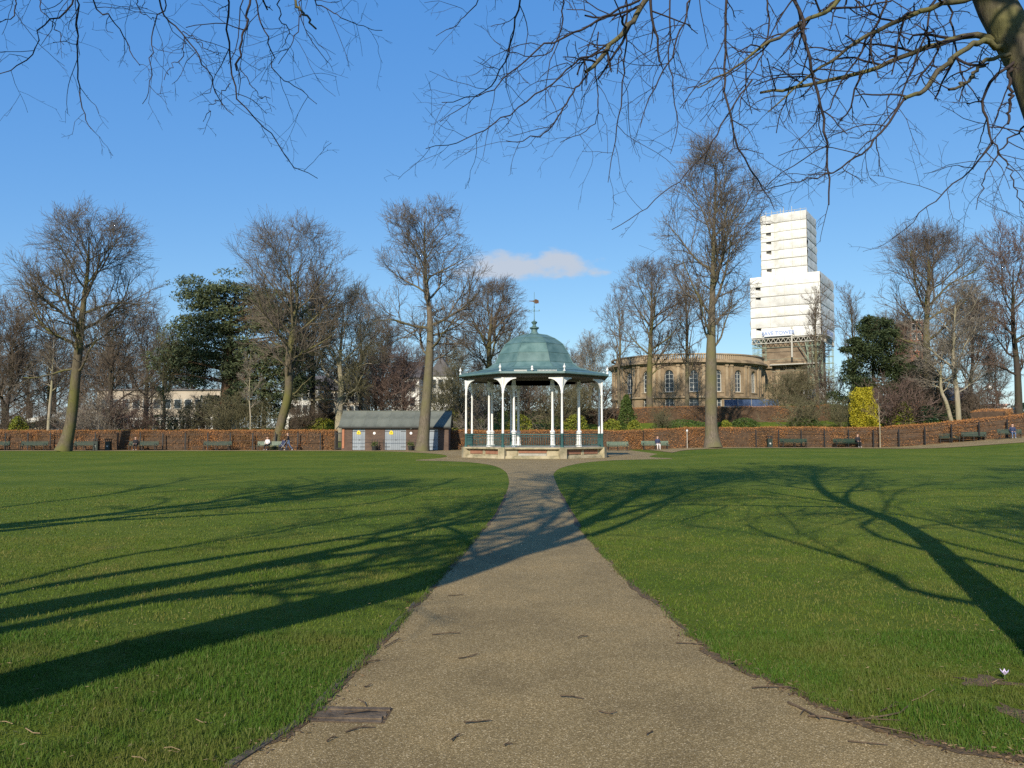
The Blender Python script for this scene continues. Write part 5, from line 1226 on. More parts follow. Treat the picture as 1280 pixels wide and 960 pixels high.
back(738, 160, 426, 'pale bare tree left of the round church', protoB, 13, .5, 'bark_pale', 'twig_pale')
back(675, 108, 470, 'slim bare tree seen between the bandstand columns', protoA, 14.8, 4.4, 'bark_moss', 'twig_olive', .9)
back(775, 122, 360, 'bare tree with fine upright twigs at the left end of the church', protoC, 14.6, 2.9, 'bark_grey', 'twig_brown', .8)
back(915, 121, 470, 'small pale budding tree in front of the church wall', protoC, 14.6, 1.1, 'bark_pale', 'twig_pale', .8)
back(858, 108, 335, 'slim bare tree just left of the tallest trunk', protoC, 14.6, 5.1, 'bark_grey', 'twig_brown', .8)
back(1022, 112, 362, 'brown bare tree in front of the wrapped tower', protoC, 14.6, 1.6, 'bark_grey', 'twig_brown', .8)
back(1000, 104, 466, 'low olive bare tree below the white tower sign board', protoB, 13, 3.6, 'bark_dark', 'twig_olive', 1.3)
back(1066, 118, 362, 'bare tree between the tower and the dark evergreen', protoC, 14.6, 4.6, 'bark_grey', 'twig_brown', .8)
back(1215, 112, 372, 'grey bare tree behind the twin stemmed tree', protoB, 13, 5.6, 'bark_grey', 'twig_grey')
back(1272, 98, 300, 'tall purplish bare tree cut off by the right photo edge', protoA, 14.8, .9, 'bark_dark', 'twig_red', .85)
back(1245, 130, 440, 'far bare tree above the low pink building', protoB, 13, 2.4, twig_m='twig_brown')
back(1118, 126, 400, 'bare tree behind the dark evergreen', protoA, 14.8, 3.9, twig_m='twig_brown')
for i, (px, Y, ty, pr_, q) in enumerate(((35, 135, 440, protoA, .3), (100, 140, 432, protoB, 1.3), (168, 150, 440, protoA, 2.1), (240, 150, 430, protoB, 4.0), (330, 142, 440, protoA, 1.0), (425, 155, 440, protoB, 2.2), (530, 160, 436, protoA, 5.2), (600, 150, 446, protoB, .8), (5, 150, 425, protoB, 2.7), (70, 155, 420, protoA, 3.1), (135, 150, 418, protoB, 4.4), (205, 140, 424, protoA, 5.1), (290, 150, 430, protoB, 0.6), (375, 150, 425, protoA, 3.4), (470, 150, 430, protoB, 1.7), (560, 170, 425, protoA, 2.5), (660, 165, 440, protoB, 3.7), (720, 175, 445, protoA, .9))):
    back(px, Y, ty, 'distant brown bare tree ' + ('above the pavilion roof', 'behind the flat roofed building', 'behind the left part of the colonnaded building', 'behind the right part of the colonnaded building', 'between the cedar and the cream terraced houses', 'behind the cream terraced houses', 'between the two gabled houses', 'behind the left bandstand column', 'at the left photo edge behind the dense brown tree', 'behind the leaning trunk', 'behind the white stemmed shrub', 'left of the cedar top', 'behind the cedar trunk', 'behind the crooked trunk', 'above the left half of the hut roof', 'behind the white gabled house', 'behind the right side of the bandstand', 'left of the church behind the pale tree')[i], pr_, 14.8, q, twig_m='twig_brown', wide=1.25)['group'] = 'distant bare trees behind the buildings'

# sapling, white stemmed birch, twiggy shrubs
shr = tree_meshes('shrub', 130, [(0, 0, 0, .07), (.05, 0, .25, .06), (0, 0, .8, .04), (0, 0, 1.4, .01)], 0.05, lambda t: 3.3 - 1.2 * t, n=(15, 7, 6, 4), ang=(42, 22), up=0.04, wob=0.13, rtw=0.010, rl=0.30)
def shrub(px, Y, h, label, twig_m, rz=0.0, wide=1.0, bark_m=None, group='bare twiggy shrubs behind the hedge'):
    x = X(px, Y); s = h / 3.9; r = empty('bare_shrub', (x, Y, gzf(x, Y) - .05), rz); r.scale = (s * wide, s * wide, s)
    for part, me, mm in (('stems', shr[0], bark_m or twig_m), ('twigs', shr[1], twig_m)):
        o = bpy.data.objects.new(part, me); COL.objects.link(o); o.parent = r
        if len(me.materials) == 0: me.materials.append(M[mm])
        o.material_slots[0].link = 'OBJECT'; o.material_slots[0].material = M[mm]
    return tag(r, label, 'shrub', group)
SH = [(20, 90, 4.6, 'twig_brown', 'brown twiggy shrub at the left photo edge behind the hedge'), (58, 93, 4.6, 'twig_brown', 'brown shrub behind the hedge left of the leaning trunk'), (105, 91, 4.8, 'twig_red', 'reddish shrub behind the hedge right of the leaning trunk'),
      (128, 87, 5.6, 'twig_pale', 'white stemmed shrub spreading above the hedge right of the leaning trunk'), (155, 89, 5.6, 'twig_red', 'red brown shrub right of the white stemmed shrub'), (183, 88, 5.0, 'twig_red', 'reddish shrub left of the forked tree below the cedar'),
      (232, 89, 5.2, 'twig_olive', 'olive shrub below the left side of the cedar'), (258, 90, 5.5, 'twig_brown', 'brown shrub in front of the cedar trunk'), (290, 88, 6.0, 'twig_olive', 'olive grey shrub below the cedar above the empty bench'), (318, 90, 5.2, 'twig_olive', 'olive shrub right below the cedar'),
      (375, 90, 4.6, 'twig_brown', 'brown shrub right of the crooked trunk'), (402, 96, 4.6, 'twig_brown', 'brown shrub behind the raised hedge piece'),
      (460, 95, 7.6, 'twig_brown', 'tall brown shrub above the left hut roof'), (495, 93, 8.2, 'twig_red', 'tall red brown shrub above the middle of the hut roof'), (553, 92, 7.4, 'twig_olive', 'tall olive shrub right of the hut roof'),
      (578, 90, 6.6, 'twig_olive', 'mossy shrub behind the left bandstand column'), (598, 88, 6.0, 'twig_pale', 'pale many stemmed shrub seen through the bandstand columns'), (628, 91, 6.6, 'twig_olive', 'olive shrub behind the bandstand middle'), (655, 93, 6.6, 'twig_brown', 'brown shrub behind the bandstand middle'),
      (690, 91, 6.2, 'twig_olive', 'olive shrub seen through the right bandstand columns'), (718, 94, 6.4, 'twig_olive', 'mossy shrub behind the right bandstand column'), (748, 97, 6.0, 'twig_brown', 'brown shrub right of the bandstand eaves'),
      (828, 92, 3.2, 'twig_olive', 'low bare shrub on the bank in front of the church'), (975, 104, 6.4, 'twig_olive', 'olive shrub below the scaffold legs'), (1000, 91, 4.8, 'twig_olive', 'many stemmed shrub on the bank above the dark green bench'), (1035, 104, 6.6, 'twig_brown', 'brown shrub right of the sign board'),
      (1050, 92, 4.0, 'twig_olive', 'olive shrub left of the golden conifer'), (1112, 88, 6.6, 'twig_red', 'dark red shrub right of the golden conifer'), (1150, 92, 6.6, 'twig_brown', 'brown shrub below the broad right hand tree'), (1212, 90, 4.6, 'twig_brown', 'brown shrub right of the twin stemmed tree'), (1236, 92, 4.4, 'twig_red', 'dark red shrub behind the hedge near the round lamp')]
for i, (px, Y, h, tm, lab) in enumerate(SH): shrub(px, Y, h, lab, tm, i * 1.37, 1.0 if i % 3 else 1.25)
x = X(1098, 79.5); sp_ = tree_meshes('sapling', 140, [(0, 0, 0, .055), (.02, 0, 2, .045), (-.03, 0, 3.4, .03), (0, 0, 5.6, .01)], 0.42, bell(1.3, 1.5, .4, .3), n=(12, 6, 5, 3), ang=(50, 25), rtw=0.008)
place_tree('sapling', sp_, (x, 79.5, gzf(x, 79.5)), 'thin pale stemmed young tree in front of the right hand hedge', None, 'bark_pale', 'twig_red')
x = X(313, 86); sp2 = tree_meshes('sapling2', 141, [(0, 0, 0, .10), (.1, 0, 3, .085), (-.1, 0, 6, .06), (0, 0, 11, .01)], 0.35, bell(1.6, 2.0, .5, .3), n=(12, 7, 6, 3), ang=(55, 25), rtw=0.011)
place_tree('birch', sp2, (x, 86, gzf(x, 86)), 'slim pale birch stem in front of the cedar', None, 'bark_pale', 'twig_pale')
x = X(62, 88); place_tree('birch', tree_meshes('pole_tree', 142, [(0, 0, 0, .2), (.1, 0, 4, .16), (.25, 0, 7, .12), (.3, 0, 12, .02)], 0.5, bell(2.4, 2.6, .6, .3), n=(12, 8, 6, 4), ang=(60, 25), rtw=0.012), (x, 88, gzf(x, 88)), 'straight pale stem just left of the leaning trunk behind the hedge', None, 'bark_pale', 'twig_grey')

# ------------------------------------------------------------------ evergreens
def plates(rg, specs, per):
    """flattened sprays of foliage: (x,y,z,rx,ry,rz,n)"""
    out = []
    for (x, y, z, rx, ry, rz_, n) in specs:
        v = nrm(rg.normal(0, 1, (n, 3))) * (rg.random((n, 1)) ** 0.45); v[:, 2] = v[:, 2] * np.where(v[:, 2] < 0, 1.3, 0.8)
        p = v * (rx, ry, rz_); r_ = np.hypot(p[:, 0], p[:, 1]); p[:, 2] -= 0.05 * r_ ** 2 / max(rx, .1)
        out.append(p + (x, y, z))
    return np.concatenate(out)
# cedar: sweeping layered plates left and right of a reddish trunk
CYd = 94; cxw = X(283, CYd); cg = gzf(cxw, CYd)
ced = empty('cedar_tree', (cxw, CYd, cg)); tag(ced, 'big dark green cedar with layered drooping branches', 'tree')
rg = np.random.default_rng(200)
tv, tf_ = join_tubes([(np.array([[(0, 0, -.1), (-.1, 0, 4), (.05, 0, 8), (.3, 0, 12), (.5, 0, 16.2)]], float), np.array([[.75, .62, .5, .32, .05]]), 10)])
add_obj('trunk', fast_mesh('trunk', tv, tf_, True), M['bark_red'], ced)
specs, bp, br_ = [], [], []
def W2(px, py): return X(px, CYd) - cxw, zp(py, CYd) - cg
outline = [(252, 358, 2.0), (238, 372, 1.7), (300, 362, 2.4), (330, 366, 2.2), (262, 380, 2.4), (290, 380, 3.0), (330, 385, 2.8), (352, 395, 1.8), (228, 405, 1.7), (250, 410, 2.2), (285, 405, 2.8), (320, 410, 2.8), (350, 425, 2.0),
           (222, 430, 1.6), (245, 432, 2.2), (272, 430, 2.4), (310, 432, 3.0), (345, 445, 2.2), (212, 452, 1.4), (232, 455, 1.8), (300, 452, 2.6), (335, 462, 2.6), (360, 470, 1.5), (222, 470, 1.2), (315, 475, 2.8), (345, 488, 2.0), (245, 470, 1.5), (300, 490, 2.2), (262, 500, 1.4), (268, 445, 2.2), (280, 418, 2.6), (345, 405, 2.2), (325, 395, 2.6), (260, 395, 2.2), (290, 465, 2.4), (355, 455, 2.0), (338, 440, 2.4), (270, 366, 1.9), (318, 374, 2.4), (365, 490, 1.6), (362, 420, 2.0), (368, 445, 2.0), (372, 468, 1.8), (356, 385, 1.8), (240, 445, 1.8), (225, 442, 1.5), (330, 500, 2.2), (350, 510, 1.6), (305, 512, 1.8)]
for (px, py, r_) in outline:
    x_, z_ = W2(px, py)
    for q in range(9):
        y_ = rg.uniform(-2.6, 2.4); specs.append((x_ * 1.05 + rg.normal(0, .9), y_, z_ + rg.normal(0, .8), r_ * rg.uniform(.5, 1.15), 1.5, rg.uniform(0.35, 0.9), int(62 * r_)))
    zt_ = min(15.6, z_ - 0.5); bp.append([(0.02 * zt_, 0, zt_ - 0.3), (x_ * .4, y_ * .3, zt_ + .2), (x_ * .75, y_ * .7, z_ + .1), (x_, y_, z_)]); br_.append([.16, .12, .07, .03])
tv, tf_ = join_tubes([(np.array(bp, float), np.array(br_), 5)]); add_obj('limbs', fast_mesh('limbs', tv, tf_, True), M['bark_red'], ced)
c = plates(rg, specs, 0); V, F = leaf_quads(rg, c, np.full(len(c), 0.46), 0.3, 0.27, 0.35)
o = add_obj('foliage', fast_mesh('foliage', V, F), M['leaf_cedar'], ced); o['kind'] = 'stuff'
def evergreen(name, px, Y, py_top, wid_px, label, mat, seed, shape='cone', n=7000, ls=0.3, upright=False, py_bot=None, cat='tree', depth=None):
    rg = np.random.default_rng(seed); x = X(px, Y); g = gzf(x, Y); h = zp(py_top, Y) - g; w = wid_px / FPX * Y / 2; z0 = 0.0
    r = empty(name, (x, Y, g)); tag(r, label, cat)
    MB().tube((0, 0, -.1), (0, 0, h * 0.8), max(.05, w * .07), .02, 8).build('trunk', M['bark_dark'], r)
    t = rg.random(n) ** 0.85; a = rg.uniform(0, 2 * np.pi, n)
    if shape == 'cone': rad = w * (1 - t) ** 0.75 + 0.08
    elif shape == 'column': rad = w * np.clip(1.05 - 0.25 * t, 0, 1) * np.where(t > .93, .8, 1)
    elif shape == 'dome': rad = w * np.sqrt(np.clip(1 - (t * 1.02 - 0.22) ** 2 / 0.62, 0.02, 1))
    lump = 0.62 + 0.68 * vnoise(a * 3.0, t * h, 1.2, seed) ; lump *= 0.85 + 0.3 * vnoise(a * 6.0, t * h, .5, seed + 3)
    q = np.sqrt(rg.uniform(0.45, 1, n)); c = np.stack([np.cos(a) * rad * lump * q, np.sin(a) * rad * lump * q, 0.1 + t * h * (0.97 + 0.05 * lump)], 1)
    V, F = leaf_quads(rg, c, np.full(n, ls), -1.0 if upright else 0.25, 0.35 if upright else .5, 0.0 if upright else .12)
    o = add_obj('foliage', fast_mesh('foliage', V, F), M[mat], r); o['kind'] = 'stuff'; return r
def clumped(name, px, Y, label, mat, seed, blobs, per=300, ls=.34):
    rg = np.random.default_rng(seed); x = X(px, Y); g = gzf(x, Y); r = empty(name, (x, Y, g)); tag(r, label, 'tree')
    top = max(zp(b[1], Y) for b in blobs) - g
    MB().tube((0, 0, -.1), (0, 0, top * .85), .35, .05, 8).build('trunk', M['bark_dark'], r)
    sp = []
    for (bx, by, rr) in blobs:
        for q in range(7): sp.append((X(bx, Y) - x + rg.normal(0, rr * .45), rg.normal(0, 1.5), zp(by, Y) - g + rg.normal(0, rr * .4), rr * rg.uniform(.45, .95), rr * .7, rr * rg.uniform(.3, .6), per))
    c = plates(rg, sp, 0); V, F = leaf_quads(rg, c, np.full(len(c), ls), 0.2, 0.35, .3)
    o = add_obj('foliage', fast_mesh('foliage', V, F), M[mat], r); o['kind'] = 'stuff'
clumped('yew_tree', 1092, 97, 'large dark evergreen yew right of the wrapped tower', 'leaf_yew', 301, [(1098, 398, 1.1), (1090, 412, 1.6), (1104, 415, 1.7), (1075, 422, 1.3), (1068, 432, 1.2), (1085, 435, 2.0), (1108, 438, 2.0), (1120, 450, 1.6), (1072, 455, 1.9), (1092, 460, 2.4), (1115, 468, 2.0), (1066, 478, 1.8), (1085, 485, 2.3), (1108, 490, 2.2), (1065, 502, 1.8), (1090, 508, 2.3), (1118, 512, 2.0), (1128, 490, 1.5), (1062, 520, 1.6), (1085, 525, 2.0), (1112, 528, 2.0)])
evergreen('yew_tree', 1150, 100, 452, 60, 'dark evergreen behind the broad bare tree on the right', 'leaf_yew', 302, 'dome', 7000, .32)
evergreen('golden_conifer', 1079, 85.6, 487, 33, 'bright golden yellow clipped conifer above the right hand hedge', 'leaf_gold', 303, 'column', 16000, .2, True)
evergreen('dark_conifer', 1064, 87.5, 516, 14, 'small dark green conifer left of the golden one', 'leaf_yew', 313, 'dome', 1600, .2)
evergreen('young_conifer', 783, 90, 496, 36, 'young green conifer between bandstand and church', 'leaf_green', 304, 'cone', 6000, .2, cat='conifer')
for i, (px, Y, ty, w, mat, lab) in enumerate(((765, 87, 526, 34, 'leaf_lime', 'low yellow green bush behind the hedge right of the bandstand'), (792, 86.5, 527, 26, 'leaf_lime', 'low lime bush at the foot of the young conifer'), (906, 88, 527, 22, 'leaf_lime', 'low lime bush just right of the tallest trunk'), (930, 92, 524, 40, 'leaf_green', 'low green bush on the bank right of the tallest trunk'), (850, 93, 526, 70, 'leaf_green', 'low green ground cover bush on the bank below the church'),
        (1128, 87, 504, 30, 'leaf_lime', 'yellowish bush right of the dark red shrub'), (1158, 86, 508, 30, 'leaf_holly', 'dark holly bush left of the twin stemmed tree'), (1178, 93, 505, 44, 'leaf_holly', 'dark green bush behind the twin stems'), (1208, 95, 500, 30, 'leaf_holly', 'dark evergreen bush right of the twin stems'),
        (404, 92, 524, 50, 'leaf_lime', 'low lime green bush beside the whitish trunk left of the hut'), (565, 90, 512, 34, 'leaf_lime', 'yellow green bush between the hut and the bandstand'), (650, 90, 520, 40, 'leaf_lime', 'yellowish bush behind the bandstand railing'), (720, 90, 520, 36, 'leaf_lime', 'yellow green bush behind the right bandstand columns'),
        (1005, 92, 522, 60, 'leaf_green', 'low green bush above the hedge below the sign board'), (325, 92, 505, 60, 'leaf_holly', 'dark evergreen bush below the cedar beside the crooked trunk'), (200, 96, 520, 60, 'leaf_holly', 'dark bush below the forked tree left of the cedar'), (24, 88, 522, 24, 'leaf_lime', 'olive yellow bush behind the hedge at far left'), (1282, 104, 505, 40, 'leaf_holly', 'dark evergreen bush cut by the right photo edge'))):
    evergreen('evergreen_bush', px, Y, ty, w, lab, mat, 320 + i, 'dome', 2600, .2, cat='bush')['group'] = 'evergreen bushes on the bank'

# ------------------------------------------------------------------ near trees overhead and beside the camera
def near_tree(seed, ctrl, t0, env, chains, label, n=(15, 8, 7, 5), ang=(55, 25), sub=(11, 5), twig_len=0.30, extra_stems=(), hub=None):
    rg = np.random.default_rng(seed); b0 = ctrl[0]
    me = tree_meshes('near', seed, [(p[0] - b0[0], p[1] - b0[1], p[2], p[3]) for p in ctrl], t0, env, n=n, ang=ang, up=0.04, wob=0.13, rtw=0.015)
    r = empty('lime_tree', (b0[0], b0[1], 0)); tag(r, label, 'tree', 'trees beside the camera')
    add_obj('trunk', me[0], M['bark_near'], r); add_obj('crown', me[1], M['twig_dark'], r)
    for st in extra_stems:
        tp, _ = resample([(p[0] - b0[0], p[1] - b0[1], p[2], p[3]) for p in st], 20)
        v, f = tube_arrays(tp[None, :, :3], tp[None, :, 3], 8); add_obj('stem', fast_mesh('stem', v, f, True), M['bark_near'], r)
    for pts, r0, r1, k1, k2, bark_ in chains:
        if bark_ == 'heavy' and hub is not None: pts = [Vector(hub)] + list(pts)
        c = [(p.x - b0[0], p.y - b0[1], p.z, r0 + (r1 - r0) * i / (len(pts) - 1)) for i, p in enumerate(pts)]
        tp, L_ = resample(c, 22); tp[1:-1, :3] += rg.normal(0, 0.010, (20, 3))
        c0, q0 = tp[None, :, :3], tp[None, :, 3]; ln = np.array([L_])
        lst = [(c0, q0, 6)]
        if bark_ == 'heavy':
            c1, q1, L1 = spawn(rg, c0, q0, ln, k1, 0.25 if hub is None else 0.48, 1.0, 38, 0.42, 0.6, 7, 0.13, 0.03, 0.02, 0.4)
            c2, q2, L2 = spawn(rg, c1, q1, L1, k2, 0.15, 1.0, 40, 0.5, 0.65, 5, 0.15, 0.03, 0.014, 0.5)
            c3, q3, L3 = spawn(rg, c2, q2, L2, 6, 0.1, 1.0, 40, 0.5, 0.7, 3, 0.15, 0.03, 0.009, 0.6)
            v, f = join_tubes([(c0, q0, 7), (c1, q1, 5), (c2, q2, 4), (c3, q3, 3)]); add_obj('limb', fast_mesh('limb', v, f, True), M['bark_near'], r); continue
        if bark_:
            v, f = join_tubes(lst); add_obj('limb', fast_mesh('limb', v, f, True), M['bark_near'], r); lst = []
        k1 = int(round(k1 * (1.0 if seed == 401 else 0.72))); k2 = max(2, k2 - 2)
        if k1:
            rat = 0.52 / max(L_, 0.9) * (twig_len / 0.30)
            c1, q1, L1 = spawn(rg, c0, q0, ln, k1, 0.12, 1.0, 48, rat, 0.55, 6, 0.16, -0.03, 0.0021, 0.6, 0.05, 0.55, 0.2)
            c2, q2, L2 = spawn(rg, c1, q1, L1, k2, 0.15, 1.0, 50, 0.50, 0.7, 4, 0.18, -0.02, 0.0015, 0.7, 0.03, 0.5, 0.3)
            c3, q3, L3 = spawn(rg, c2, q2, L2, 2, 0.2, 1.0, 55, 0.42, 0.8, 2, 0.16, 0.0, 0.0013, 0.8, 0.0, 0.5, 0.2)
            lst += [(c1, q1, 4), (c2, q2, 3), (c3, q3, 3)]
        if lst:
            v, f = join_tubes(lst); o = add_obj('twigs' if bark_ else 'branch', fast_mesh('branch', v, f, True), M['twig_dark'], r); o['kind'] = 'stuff'
    return r
def chain(pts, Y0, Y1, r0, r1, k1=10, k2=5, bark_=False):
    n = len(pts); return ([P(px, py, Y0 + (Y1 - Y0) * i / (n - 1)) for i, (px, py) in enumerate(pts)], r0, r1, k1, k2, bark_)
KX, KY = math.sin(SUN_AZ) / math.tan(SUN_EL), math.cos(SUN_AZ) / math.tan(SUN_EL)
def limb_over(pts, r0, r1, k1=9, k2=7):
    """a limb above and behind the camera, given where its shade lies on the lawn and how high it is"""
    q = [G(px, py) for px, py, z in pts]
    return ([Vector((g.x - KX * z, g.y - KY * z, z)) for g, (px, py, z) in zip(q, pts)], r0, r1, k1, k2, 'heavy')
CA = [
    # limbs leaving the visible trunk
    chain([(1258, 60), (1240, 46), (1205, 45), (1150, 62), (1080, 90), (1010, 106), (950, 116)], 7.0, 7.6, .034, .012, 14, 6, True),
    chain([(1258, 62), (1225, 52), (1185, 80), (1155, 112), (1130, 124)], 7.0, 6.6, .030, .017, 3, 4, True),
    chain([(1130, 124), (1092, 178), (1050, 212), (1000, 226), (945, 238)], 6.6, 6.4, .011, .003, 11, 5),
    chain([(1262, 68), (1235, 75), (1210, 100), (1186, 112)], 6.9, 6.5, .020, .012, 3, 3, True),
    chain([(1268, 78), (1240, 100), (1228, 130), (1240, 175), (1225, 200), (1170, 250), (1115, 298)], 6.9, 6.6, .016, .003, 12, 5),
    chain([(1240, 175), (1260, 210), (1275, 250), (1290, 270)], 6.7, 6.7, .007, .003, 7, 4),
    chain([(1264, 85), (1262, 120), (1260, 155)], 6.9, 6.7, .016, .010, 3, 3),
    # limb passing just above the frame, with everything that hangs from it
    chain([(1215, -60), (1100, -62), (980, -58), (860, -62), (740, -58), (655, -60)], 7.2, 7.6, .075, .02, 8, 6, True),
    chain([(1220, -5), (1140, 18), (1085, 44), (1040, 75), (1000, 105), (960, 140)], 7.1, 7.3, .026, .006, 13, 6, True),
    chain([(1075, -60), (1045, 5), (1010, 25), (950, 60), (905, 92), (872, 110)], 7.2, 6.8, .026, .005, 14, 6, True),
    chain([(985, -58), (997, 10), (1013, 80), (1028, 150), (1034, 200), (1036, 256)], 7.2, 6.4, .018, .006, 12, 5),
    chain([(912, -60), (906, 50), (912, 150), (938, 210), (955, 235), (968, 262)], 7.3, 6.5, .013, .003, 12, 5),
    chain([(840, -60), (803, 8), (766, 56), (732, 90)], 7.3, 6.8, .030, .017, 8, 5, True),
    chain([(760, 62), (722, 78), (668, 120), (620, 152), (575, 176), (532, 186)], 6.9, 6.5, .009, .0028, 12, 4),
    chain([(735, 92), (712, 122), (685, 162), (660, 175), (633, 176)], 6.8, 6.5, .009, .003, 8, 4),
    chain([(800, 0), (735, 32), (680, 58), (640, 90), (606, 118), (552, 128)], 7.0, 6.6, .011, .003, 13, 5),
    chain([(662, -60), (645, 20), (638, 65), (615, 105), (590, 128), (550, 152)], 7.4, 6.8, .010, .0028, 11, 5),
    chain([(785, -60), (783, 30), (781, 90), (772, 150), (766, 195), (760, 228)], 7.3, 6.8, .010, .0028, 11, 4),
    chain([(748, 40), (746, 90), (748, 130), (740, 158), (700, 178)], 7.1, 6.8, .007, .0028, 8, 4),
    chain([(840, -60), (836, 40), (838, 90), (848, 145), (838, 192)], 7.4, 6.9, .009, .0028, 11, 5),
    chain([(880, -60), (850, 40), (820, 110), (806, 140), (800, 160)], 7.2, 7.0, .010, .003, 11, 5),
    chain([(940, 100), (905, 150), (870, 205), (820, 250), (765, 287)], 6.8, 6.5, .008, .003, 6, 3),
    chain([(700, -60), (705, 20), (690, 60), (660, 70), (625, 60)], 7.6, 7.2, .009, .0028, 10, 5),
    chain([(662, -60), (600, 0), (575, 26), (545, 45)], 7.6, 7.2, .007, .0028, 7, 4),
    chain([(1120, -60), (1100, 20), (1060, 90), (1030, 140), (990, 185)], 7.4, 7.0, .013, .003, 13, 6),
    chain([(1180, -40), (1150, 60), (1110, 150), (1062, 172)], 7.4, 7.0, .012, .003, 13, 6),
    chain([(1165, -60), (1190, 30), (1200, 90), (1228, 130)], 7.6, 6.9, .012, .004, 10, 5),
    chain([(950, -60), (960, 40), (930, 110), (925, 150)], 7.5, 7.0, .010, .003, 11, 5),
    chain([(1290, 150), (1262, 175), (1235, 215), (1220, 262)], 7.0, 6.8, .010, .003, 10, 5)]
near_tree(401, [(3.62, 4.95, -.05, .25), (4.02, 5.55, 2.0, .19), (4.5, 6.4, 3.7, .175), (4.60, 7.0, 5.05, .165), (4.45, 7.15, 5.6, .16), (4.2, 7.7, 8.0, .16), (4.8, 9.0, 11.5, .12), (6.0, 11.0, 15.5, .05)], 0.50, bell(4.5, 6.0, 2.2, .35), CA,
          'near lime tree leaning in at the top right corner with overhanging twigs', n=(15, 8, 8, 5), extra_stems=[[(4.34, 7.38, 6.6, .10), (4.9, 8.0, 8.2, .08), (6.2, 8.9, 10.5, .06), (7.2, 9.4, 14, .02)], [(4.34, 7.38, 6.5, .08), (3.3, 7.7, 7.6, .06), (2.3, 8.2, 9.0, .03)]])
CA = [(p, a * (0.72 if k == True else 0.8), b_ * 0.85, c, d, k) for p, a, b_, c, d, k in CA]
CB = [
    chain([(-120, -90), (-20, -70), (60, -62), (150, -60), (260, -58), (340, -58), (390, -56)], 5.2, 6.8, .06, .014, 3, 4, True),
    chain([(97, -60), (97, 20), (98, 80), (102, 130), (108, 152), (118, 165)], 6.5, 6.2, .0075, .0026, 10, 4),
    chain([(118, -60), (85, 10), (52, 30), (38, 70), (12, 88), (-20, 100)], 6.5, 6.3, .008, .0026, 9, 4),
    chain([(112, -60), (118, 5), (140, 22), (158, 50), (168, 75), (175, 82)], 6.5, 6.3, .007, .0026, 7, 4),
    chain([(195, -58), (206, 10), (192, 30), (189, 75), (187, 105), (178, 130)], 6.4, 6.3, .006, .0024, 7, 3),
    chain([(190, -58), (204, 12), (225, 38), (250, 70), (265, 105), (280, 130), (292, 144)], 6.4, 6.2, .008, .0026, 9, 4),
    chain([(228, 40), (245, 50), (262, 62), (276, 68)], 6.4, 6.3, .004, .0024, 4, 3),
    chain([(230, 45), (228, 70), (215, 82), (206, 100)], 6.4, 6.3, .004, .0024, 4, 3),
    chain([(280, -58), (285, 15), (288, 70), (291, 105), (312, 140), (340, 165), (362, 202), (397, 223)], 6.4, 6.0, .009, .0026, 9, 3),
    chain([(288, 104), (274, 122), (262, 138), (254, 152)], 6.2, 6.1, .004, .0024, 4, 3),
    chain([(318, -58), (311, 5), (304, 45), (296, 88)], 6.3, 5.9, .010, .007, 4, 3),
    chain([(318, -20), (326, 20), (338, 60), (346, 90), (370, 110), (396, 130)], 6.4, 6.2, .007, .0026, 8, 4),
    chain([(300, 85), (310, 102), (325, 118), (338, 123)], 6.3, 6.2, .004, .0024, 4, 3),
    chain([(355, -58), (368, 2), (382, 20), (395, 36)], 6.0, 5.7, .010, .007, 2, 2, True),
    chain([(380, -56), (395, 2), (418, 16), (440, 28), (478, 38)], 6.4, 6.3, .006, .0024, 9, 4),
    chain([(372, -56), (375, 10), (368, 45), (348, 80)], 6.4, 6.2, .006, .0024, 8, 4),
    chain([(345, -56), (350, 20), (362, 40), (352, 60)], 6.5, 6.3, .006, .0024, 9, 4),
    chain([(60, -60), (50, 0), (66, 30), (80, 56)], 6.6, 6.4, .005, .0024, 7, 4),
    chain([(10, -66), (20, 10), (5, 25), (-10, 30)], 6.6, 6.4, .006, .0024, 7, 4),
    chain([(165, -60), (170, 2), (180, 18), (200, 24)], 6.6, 6.4, .005, .0024, 7, 4)]
near_tree(402, [(-4.8, 1.5, -.05, .42), (-4.3, 1.6, 1.9, .36), (-3.9, 1.5, 3.1, .34), (-3.1, 1.5, 4.5, .30), (-2.75, 1.6, 6.4, .24), (-2.6, 1.7, 8.7, .16), (-2.8, 1.9, 12.5, .09), (-3.0, 2.1, 16.5, .03)], 0.56, bell(4.0, 5.6, 2.2, .3), CB + [
          limb_over([(690, 668, 6.9), (760, 640, 8.5), (810, 610, 11), (822, 590, 14)], .17, .07, 10, 8), limb_over([(700, 662, 7.0), (790, 640, 8.6), (870, 612, 11), (930, 596, 14)], .15, .06, 10, 8), limb_over([(660, 676, 6.6), (700, 640, 8.2), (722, 612, 10.5), (728, 594, 13)], .13, .05, 10, 8),
          limb_over([(520, 722, 4.9), (600, 690, 6.0), (690, 660, 7.4), (760, 622, 9.5)], .09, .03, 8, 7)],
          'near tree off frame at left whose thin twigs hang into the top left', hub=(-2.78, 1.6, 6.0), n=(15, 8, 8, 5), extra_stems=[[(-3.1, 1.5, 4.6, .13), (-2.0, 1.8, 6.8, .10), (-1.4, 2.3, 9.5, .06), (-1.2, 2.8, 13, .02)], [(-3.0, 1.6, 4.9, .05), (-3.6, 3.4, 5.4, .05), (-3.9, 5.2, 5.15, .055)]])
